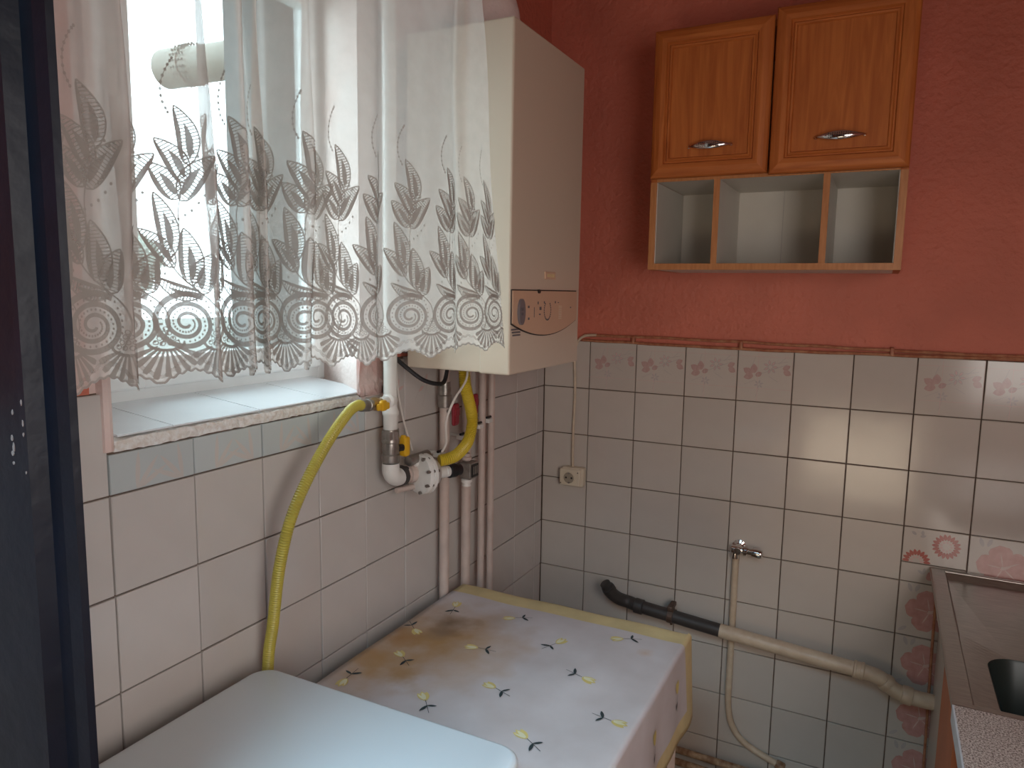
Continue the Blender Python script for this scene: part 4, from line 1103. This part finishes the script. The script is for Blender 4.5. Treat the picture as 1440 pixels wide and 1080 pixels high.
def cloth_pt(a, b):
    """a: metres across from the wall edge, b: metres from the back edge; past the table edge the cloth hangs"""
    W = X1c - X0c; D = Y1c - Y0c
    x = X0c + a; y = Y1c - b; z = 0.7505
    z += 0.0012 * math.sin(a * 21 + b * 5) * math.sin(b * 17) + 0.0010 * math.sin(b * 6 + a * 30)
    sa = a - (W - R_)
    if sa > 0:
        ang = min(sa / R_, PI / 2); rest = max(0, sa - R_ * PI / 2)
        wave = 0.006 * math.sin(b * 19 + 0.6) + 0.004 * math.sin(b * 41)
        x = X1c - R_ + R_ * math.sin(ang) + rest * (0.05 + wave * 3.0)
        z = z - R_ * (1 - math.cos(ang)) - rest
    sb = b - (D - R_)
    if sb > 0 and sa <= 0:
        ang = min(sb / R_, PI / 2); rest = max(0, sb - R_ * PI / 2)
        y = Y0c + R_ - R_ * math.sin(ang) - rest * 0.02; z = z - R_ * (1 - math.cos(ang)) - rest
    elif sb > 0:
        y = Y0c + R_ - min(sb, R_ * 1.3)
    s0 = -(b - R_)
    if s0 > 0:
        ang = min(s0 / R_, PI / 2); rest = max(0, s0 - R_ * PI / 2)
        y = Y1c - R_ + R_ * math.sin(ang) + rest * 0.1
        if sa <= 0: z = z - R_ * (1 - math.cos(ang)) - rest
        else: y = Y1c - R_ + R_ * math.sin(ang)
    return Vector((x, y, z))
W_ = X1c - X0c; D_ = Y1c - Y0c
AMAX = W_ + DROP; BMAX = D_ + 0.15; BMIN = -0.020
def lin(a, b, n): return [a + (b - a) * k / n for k in range(n + 1)]
As = lin(0, W_ - R_, 40) + lin(W_ - R_, W_ + 0.006, 6)[1:] + lin(W_ + 0.006, AMAX - 0.042, 10)[1:] + lin(AMAX - 0.042, AMAX, 3)[1:]
Bs = lin(BMIN, R_, 6) + lin(R_, 0.060, 4)[1:] + lin(0.060, D_ - R_, 42)[1:] + lin(D_ - R_, D_ + 0.006, 6)[1:] + lin(D_ + 0.006, BMAX, 8)[1:]
bm = NB(); g = [[bm.verts.new(cloth_pt(a, b)) for b in Bs] for a in As]
for i in range(len(As) - 1):
    for j in range(len(Bs) - 1):
        if As[i] > W_ - R_ and Bs[j] > D_ - 0.001: continue      # the front corner is open
        f = bm.faces.new((g[i][j], g[i][j + 1], g[i + 1][j + 1], g[i + 1][j]))
        bord = Bs[j + 1] <= 0.0605 or As[i] >= AMAX - 0.0421
        f.material_index = 1 if bord else 0
bmesh.ops.remove_doubles(bm, verts=bm.verts, dist=1e-6)
loose = [v for v in bm.verts if not v.link_faces]
bmesh.ops.delete(bm, geom=loose, context='VERTS')
cloth = thing('tablecloth', 'stained pale vinyl tablecloth with small yellow tulips and a yellow border, on the low table', 'tablecloth', (0.35, -0.9, 0.74))
co = obj('sheet', bm, [M['cloth'], M['border']], cloth, smooth=True)
sol = co.modifiers.new('thickness', 'SOLIDIFY'); sol.thickness = 0.0012; sol.offset = -1
# printed tulips: flat print lying on the cloth
tl = [((0.114, -0.742), 1.9, 0), ((0.09, -0.88), -0.6, 0), ((0.142, -0.996), 2.6, 1), ((0.095, -1.118), -1.4, 0), ((0.275, -1.112), 2.4, 1), ((0.262, -0.892), -2.9, 1), ((0.265, -0.722), -2.6, 0),
      ((0.398, -0.790), 1.2, 0), ((0.52, -0.700), -2.6, 1), ((0.368, -1.012), 2.9, 0), ((0.50, -0.898), -0.2, 1), ((0.49, -1.126), 2.7, 0), ((0.60, -1.010), -0.1, 1), ((0.21, -0.62), 0.4, 0), ((0.62, -0.80), 0.9, 0)]
for (x, y), ang, lt in tl[:13]:
    bm = NB()
    ca, sa_ = math.cos(ang), math.sin(ang)
    def TPp(u, v, lift=0.0006):
        xx, yy = x + u * ca - v * sa_, y + u * sa_ + v * ca
        p = cloth_pt(xx - X0c, Y1c - yy)
        q = 0.7505
        if xx - X0c > W_ - R_: return bm.verts.new(p + Vector((lift, 0, lift * 0.3)))
        return bm.verts.new(p + Vector((0, 0, lift)))
    def tpoly(P_, mi, lift=0.0006): bm.faces.new([TPp(u, v, lift) for u, v in P_]).material_index = mi
    L = 0.032
    for k, q in enumerate((-0.45, 0.0, 0.45)):
        tpoly(petal(0.0, 0.0, q * 0.7, 0.001, L * (1.0 if k == 1 else 0.92), 0.0062), 0, 0.0006 + 0.0002 * k)
    tpoly(petal(0.004, 0.0, 0.0, 0.0, L * 0.72, 0.0038), 1, 0.0012); tpoly(petal(0.003, 0.002, 0.32, 0.0, L * 0.7, 0.0022), 1, 0.0012)
    tpoly(line(0, 0, -0.040, 0.004, 0.0011), 2, 0.0014)
    tpoly(petal(-0.017, 0.001, PI - 1.0, 0.0, 0.022, 0.0032), 2, 0.0015); tpoly(petal(-0.017, 0.001, PI + 1.15, 0.0, 0.018, 0.0028), 2, 0.0015)
    obj('tulip_print', bm, [M['tulip'], M['tuliplight'], M['leafprint']], cloth)
# two more on the hanging side
for (b, s) in ((0.13, 0.075), (0.30, 0.09), (0.47, 0.07)):
    bm = NB()
    def SP(u, v, lift=0.0012):
        p = cloth_pt(W_ + s - v, b + u); return bm.verts.new(p + Vector((lift, 0, 0)))
    def spoly(P_, mi, l): bm.faces.new([SP(u, v, l) for u, v in P_]).material_index = mi
    for k, q in enumerate((-0.45, 0.0, 0.45)): spoly(petal(0, 0, PI / 2 + q * 0.7, 0.001, 0.030, 0.006), 0, 0.0012 + 0.0002 * k)
    spoly(line(0, 0, 0.004, -0.035, 0.0011), 2, 0.0018); spoly(petal(0, -0.016, -PI / 2 + 0.7, 0, 0.018, 0.003), 2, 0.0018)
    obj('tulip_print', bm, [M['tulip'], M['tuliplight'], M['leafprint']], cloth)

# ------------------------------------------------------------------ washing machine
MX0, MX1, MY0, MY1, MZ = 0.055, 0.566, -1.735, -1.288, 0.85
wm = thing('washing_machine', 'white washing machine with plain flat top, near foreground beside the dark door frame', 'appliance', (0.31, -1.51, 0))
bm = NB(); add_prism(bm, rounded(MX0 + 0.006, MX1 - 0.006, MY0 + 0.006, MY1 - 0.006, 0.02), 'z', 0.03, MZ - 0.030); obj('cabinet_body', bm, M['enamel'], wm, smooth=True)
bm = NB()
levels = [(MZ - 0.030, 0.004), (MZ - 0.028, 0.0), (MZ - 0.010, 0.0), (MZ - 0.005, 0.0012), (MZ - 0.002, 0.004), (MZ, 0.009)]
rings = []
for z, ins in levels:
    rings.append([bm.verts.new((x, y, z)) for x, y in rounded(MX0 + ins, MX1 - ins, MY0 + ins, MY1 - ins, 0.036 - ins * 0.5, 8)])
for A_, B_ in zip(rings[:-1], rings[1:]):
    for i in range(len(A_)): bm.faces.new((A_[i], A_[(i + 1) % len(A_)], B_[(i + 1) % len(A_)], B_[i]))
bm.faces.new(rings[-1]); bm.faces.new(rings[0][::-1])
obj('top_panel', bm, M['enamel'], wm, smooth=True)
bm = NB(); add_box(bm, MX0 + 0.02, MX1 - 0.02, MY0 - 0.002, MY0 + 0.010, 0.70, 0.80, 0.004); cp = obj('control_strip', bm, M['pvc'], wm)
bm = NB(); cyl(bm, (0.43, MY0 - 0.002, 0.75), (0.43, MY0 - 0.024, 0.75), 0.026, 24, bev=0.003); obj('dial', bm, M['pvc'], cp, smooth=True)
bm = NB(); add_box(bm, 0.085, 0.22, MY0 - 0.006, MY0, 0.715, 0.785, 0.003); obj('detergent_drawer', bm, M['pvc'], wm)
bm = NB()
for k in range(36):
    a0, a1 = 2 * PI * k / 36, 2 * PI * (k + 1) / 36
    add_prism(bm, [(0.31 + r * math.cos(a), 0.43 + r * math.sin(a)) for r, a in ((0.165, a0), (0.165, a1), (0.125, a1), (0.125, a0))], 'y', MY0 - 0.018, MY0 + 0.01)
pd = obj('porthole_ring', bm, M['pvc'], wm)
bm = NB(); ydisc(bm, 0.31, 0.43, 0.126, MY0 - 0.008, MY0 + 0.008, 36); obj('porthole_glass', bm, M['black'], pd)
for x in (MX0 + 0.04, MX1 - 0.04):
    for y in (MY0 + 0.04, MY1 - 0.04):
        bm = NB(); cyl(bm, (x, y, 0), (x, y, 0.035), 0.018, 14); obj('foot', bm, M['black'], wm)

# ------------------------------------------------------------------ sink and worktop on the right
SX0, SX1, SY0, SY1, SZ = 1.134, 1.70, -0.748, -0.004, 0.797
sk = thing('sink', 'stainless steel sink with a drainer against the back tiles and a dark bowl', 'sink', (1.42, -0.38, 0))
bm = NB()
add_box(bm, SX0, SX0 + 0.036, SY0, SY1, SZ - 0.010, SZ, 0.003); add_box(bm, SX1 - 0.03, SX1, SY0, SY1, SZ - 0.010, SZ, 0.003)
add_box(bm, SX0 + 0.03, SX1 - 0.02, SY1 - 0.018, SY1, SZ - 0.010, SZ, 0.003); add_box(bm, SX0 + 0.03, SX1 - 0.02, SY0, SY0 + 0.02, SZ - 0.010, SZ, 0.003)
obj('rim', bm, M['steel'], sk)
# drainer slope round the bowl opening
bx0, bx1, by0, by1 = 1.214, 1.66, -0.735, -0.455
bm = NB()
def fillring(bm, outer, inner):
    O = [bm.verts.new(p) for p in outer]; I = [bm.verts.new(p) for p in inner]
    n = len(O)
    for k in range(n): bm.faces.new((O[k], O[(k + 1) % n], I[(k + 1) % n], I[k]))
    return O, I
nn = 8
inn = rounded(bx0, bx1, by0, by1, 0.055, nn)
cx_, cy_ = (bx0 + bx1) / 2, (by0 + by1) / 2
out_ = []
for (x, y) in inn:
    # the matching point on the rectangle of the drainer
    dx, dy = x - cx_, y - cy_
    X0_, X1_, Y0_, Y1_ = SX0 + 0.036, SX1 - 0.03, SY0 + 0.02, SY1 - 0.018
    fx_ = 1e9
    if dx > 1e-6: fx_ = min(fx_, (X1_ - cx_) / dx)
    if dx < -1e-6: fx_ = min(fx_, (X0_ - cx_) / dx)
    if dy > 1e-6: fx_ = min(fx_, (Y1_ - cy_) / dy)
    if dy < -1e-6: fx_ = min(fx_, (Y0_ - cy_) / dy)
    out_.append((cx_ + dx * fx_, cy_ + dy * fx_))
# snap the nearest outer points onto the four corners
for (px, py) in ((SX0 + 0.036, SY0 + 0.02), (SX0 + 0.036, SY1 - 0.018), (SX1 - 0.03, SY0 + 0.02), (SX1 - 0.03, SY1 - 0.018)):
    j = min(range(len(out_)), key=lambda q: (out_[q][0] - px) ** 2 + (out_[q][1] - py) ** 2); out_[j] = (px, py)
n_ = len(inn)
R0 = [bm.verts.new((x, y, SZ - 0.002)) for x, y in out_]
R1 = [bm.verts.new((x + (inn[k][0] - x) * 0.05, y + (inn[k][1] - y) * 0.05, SZ - 0.014)) for k, (x, y) in enumerate(out_)]
R2 = [bm.verts.new((x, y, SZ - 0.020)) for x, y in inn]
for A_, B_ in ((R0, R1), (R1, R2)):
    for k in range(n_): bm.faces.new((A_[k], A_[(k + 1) % n_], B_[(k + 1) % n_], B_[k]))
obj('drainer', bm, M['steel'], sk)
bm = NB()
prev = [bm.verts.new((x, y, SZ - 0.020)) for x, y in inn]
for z, ins in ((SZ - 0.026, 0.004), (SZ - 0.14, 0.014), (SZ - 0.165, 0.024), (SZ - 0.172, 0.045)):
    cur = [bm.verts.new((x, y, z)) for x, y in rounded(bx0 + ins, bx1 - ins, by0 + ins, by1 - ins, 0.05, nn)]
    for k in range(n_): bm.faces.new((prev[k], prev[(k + 1) % n_], cur[(k + 1) % n_], cur[k]))
    prev = cur
bm.faces.new(prev)
obj('bowl', bm, M['darkgreen'], sk, smooth=True, label='dark green bowl')

def solid(name, m, parent, *a, bev=0.002): return part_box(name, m, parent, *a, bev=bev)
bc = thing('sink_cabinet', 'base cabinet under the sink with a terracotta and white left side', 'cabinet', (1.43, -0.37, 0))
solid('side_panel', M['carcass'], bc, 1.168, 1.184, -0.735, -0.006, 0.0, 0.760)
solid('side_panel', M['terracotta'], bc, 1.143, 1.166, -0.735, -0.482, 0.0, 0.760).__setitem__('label', 'terracotta side board')
solid('side_panel', M['carcass'], bc, 1.68, 1.696, -0.735, -0.006, 0.0, 0.785)
solid('floor_panel', M['carcass'], bc, 1.184, 1.68, -0.735, -0.006, 0.08, 0.096)
solid('plinth', M['terracotta'], bc, 1.184, 1.68, -0.735, -0.715, 0.0, 0.08)
dd = solid('door', M['wood_v'], bc, 1.19, 1.43, -0.752, -0.737, 0.09, 0.775); solid('handle', M['chrome'], dd, 1.40, 1.41, -0.775, -0.752, 0.55, 0.65)
dd = solid('door', M['wood_v'], bc, 1.436, 1.676, -0.752, -0.737, 0.09, 0.775); solid('handle', M['chrome'], dd, 1.455, 1.465, -0.775, -0.752, 0.55, 0.65)
cable('power_cord', [(1.155, -0.006, 0.74), (1.157, -0.006, 0.55), (1.160, -0.006, 0.40), (1.163, -0.006, 0.20), (1.165, -0.006, 0.01)], 0.0035, M['wirebrown'], 'orange-brown cord running down the flowered tiles beside the sink cabinet')

wt = thing('worktop', 'pale speckled laminate worktop with a bluish edge, in the near right corner', 'worktop', (1.43, -1.1, 0.77))
bm = NB(); add_box(bm, 1.136, 1.74, -1.62, -0.758, 0.772, 0.8035, 0.002); obj('slab', bm, M['speckle'], wt)
bm = NB(); add_box(bm, 1.1335, 1.137, -1.62, -0.758, 0.772, 0.803, 0.0008); obj('edge_band', bm, M['bluewhite'], wt, label='pale bluish edge band')
b2 = thing('base_cabinet', 'white base cabinet carrying the speckled worktop', 'cabinet', (1.45, -1.18, 0))
solid('body', M['carcass'], b2, 1.17, 1.72, -1.60, -0.785, 0.08, 0.771); solid('plinth', M['terracotta'], b2, 1.20, 1.72, -1.58, -0.80, 0.0, 0.08)
for k in range(2):
    y0 = -1.595 + k * 0.405; dd = solid('door', M['wood_v'], b2, 1.152, 1.168, y0, y0 + 0.40, 0.09, 0.765); solid('handle', M['chrome'], dd, 1.130, 1.150, y0 + 0.18, y0 + 0.28, 0.70, 0.71)

# ------------------------------------------------------------------ outside the window
bm = NB(); add_box(bm, -40, -0.36, -30, 40, -0.9, -0.6); g_ = struct('ground', bm, M['ground'])
rt = random.Random(11)
def tree(x, y, h, r, label):
    t = thing('tree', label, 'tree', (x, y, -0.6), 'trees outside the window')
    bm = NB(); add_tube(bm, [(x, y, -0.6), (x + 0.05, y, 0.4 * h - 0.6), (x - 0.03, y + 0.05, 0.8 * h - 0.6)], [0.16, 0.11, 0.05], 10); obj('trunk', bm, M['bark'], t, smooth=True)
    bm = NB()
    for k in range(2600):
        a = rt.uniform(0, 2 * PI); cz = rt.uniform(-1, 1); rad = r * (0.55 + 0.45 * rt.random()) * (1 + 0.25 * math.sin(a * 3) * math.cos(cz * 4))
        q = math.sqrt(1 - cz * cz); p = Vector((x + rad * q * math.cos(a), y + rad * q * math.sin(a), -0.6 + h - r + cz * r * 1.15))
        d1 = Vector((rt.gauss(0, 1), rt.gauss(0, 1), rt.gauss(0, 1))).normalized() * 0.10; d2 = Vector((rt.gauss(0, 1), rt.gauss(0, 1), rt.gauss(0, 1))).normalized() * 0.06
        bm.faces.new([bm.verts.new(p - d1), bm.verts.new(p + d2), bm.verts.new(p + d1), bm.verts.new(p - d2)])
    f = obj('foliage', bm, M['leaves'], t); f['kind'] = 'stuff'
tree(-14.0, 8.7, 3.15, 0.55, 'pale green leafy tree in the yard, seen through the window')
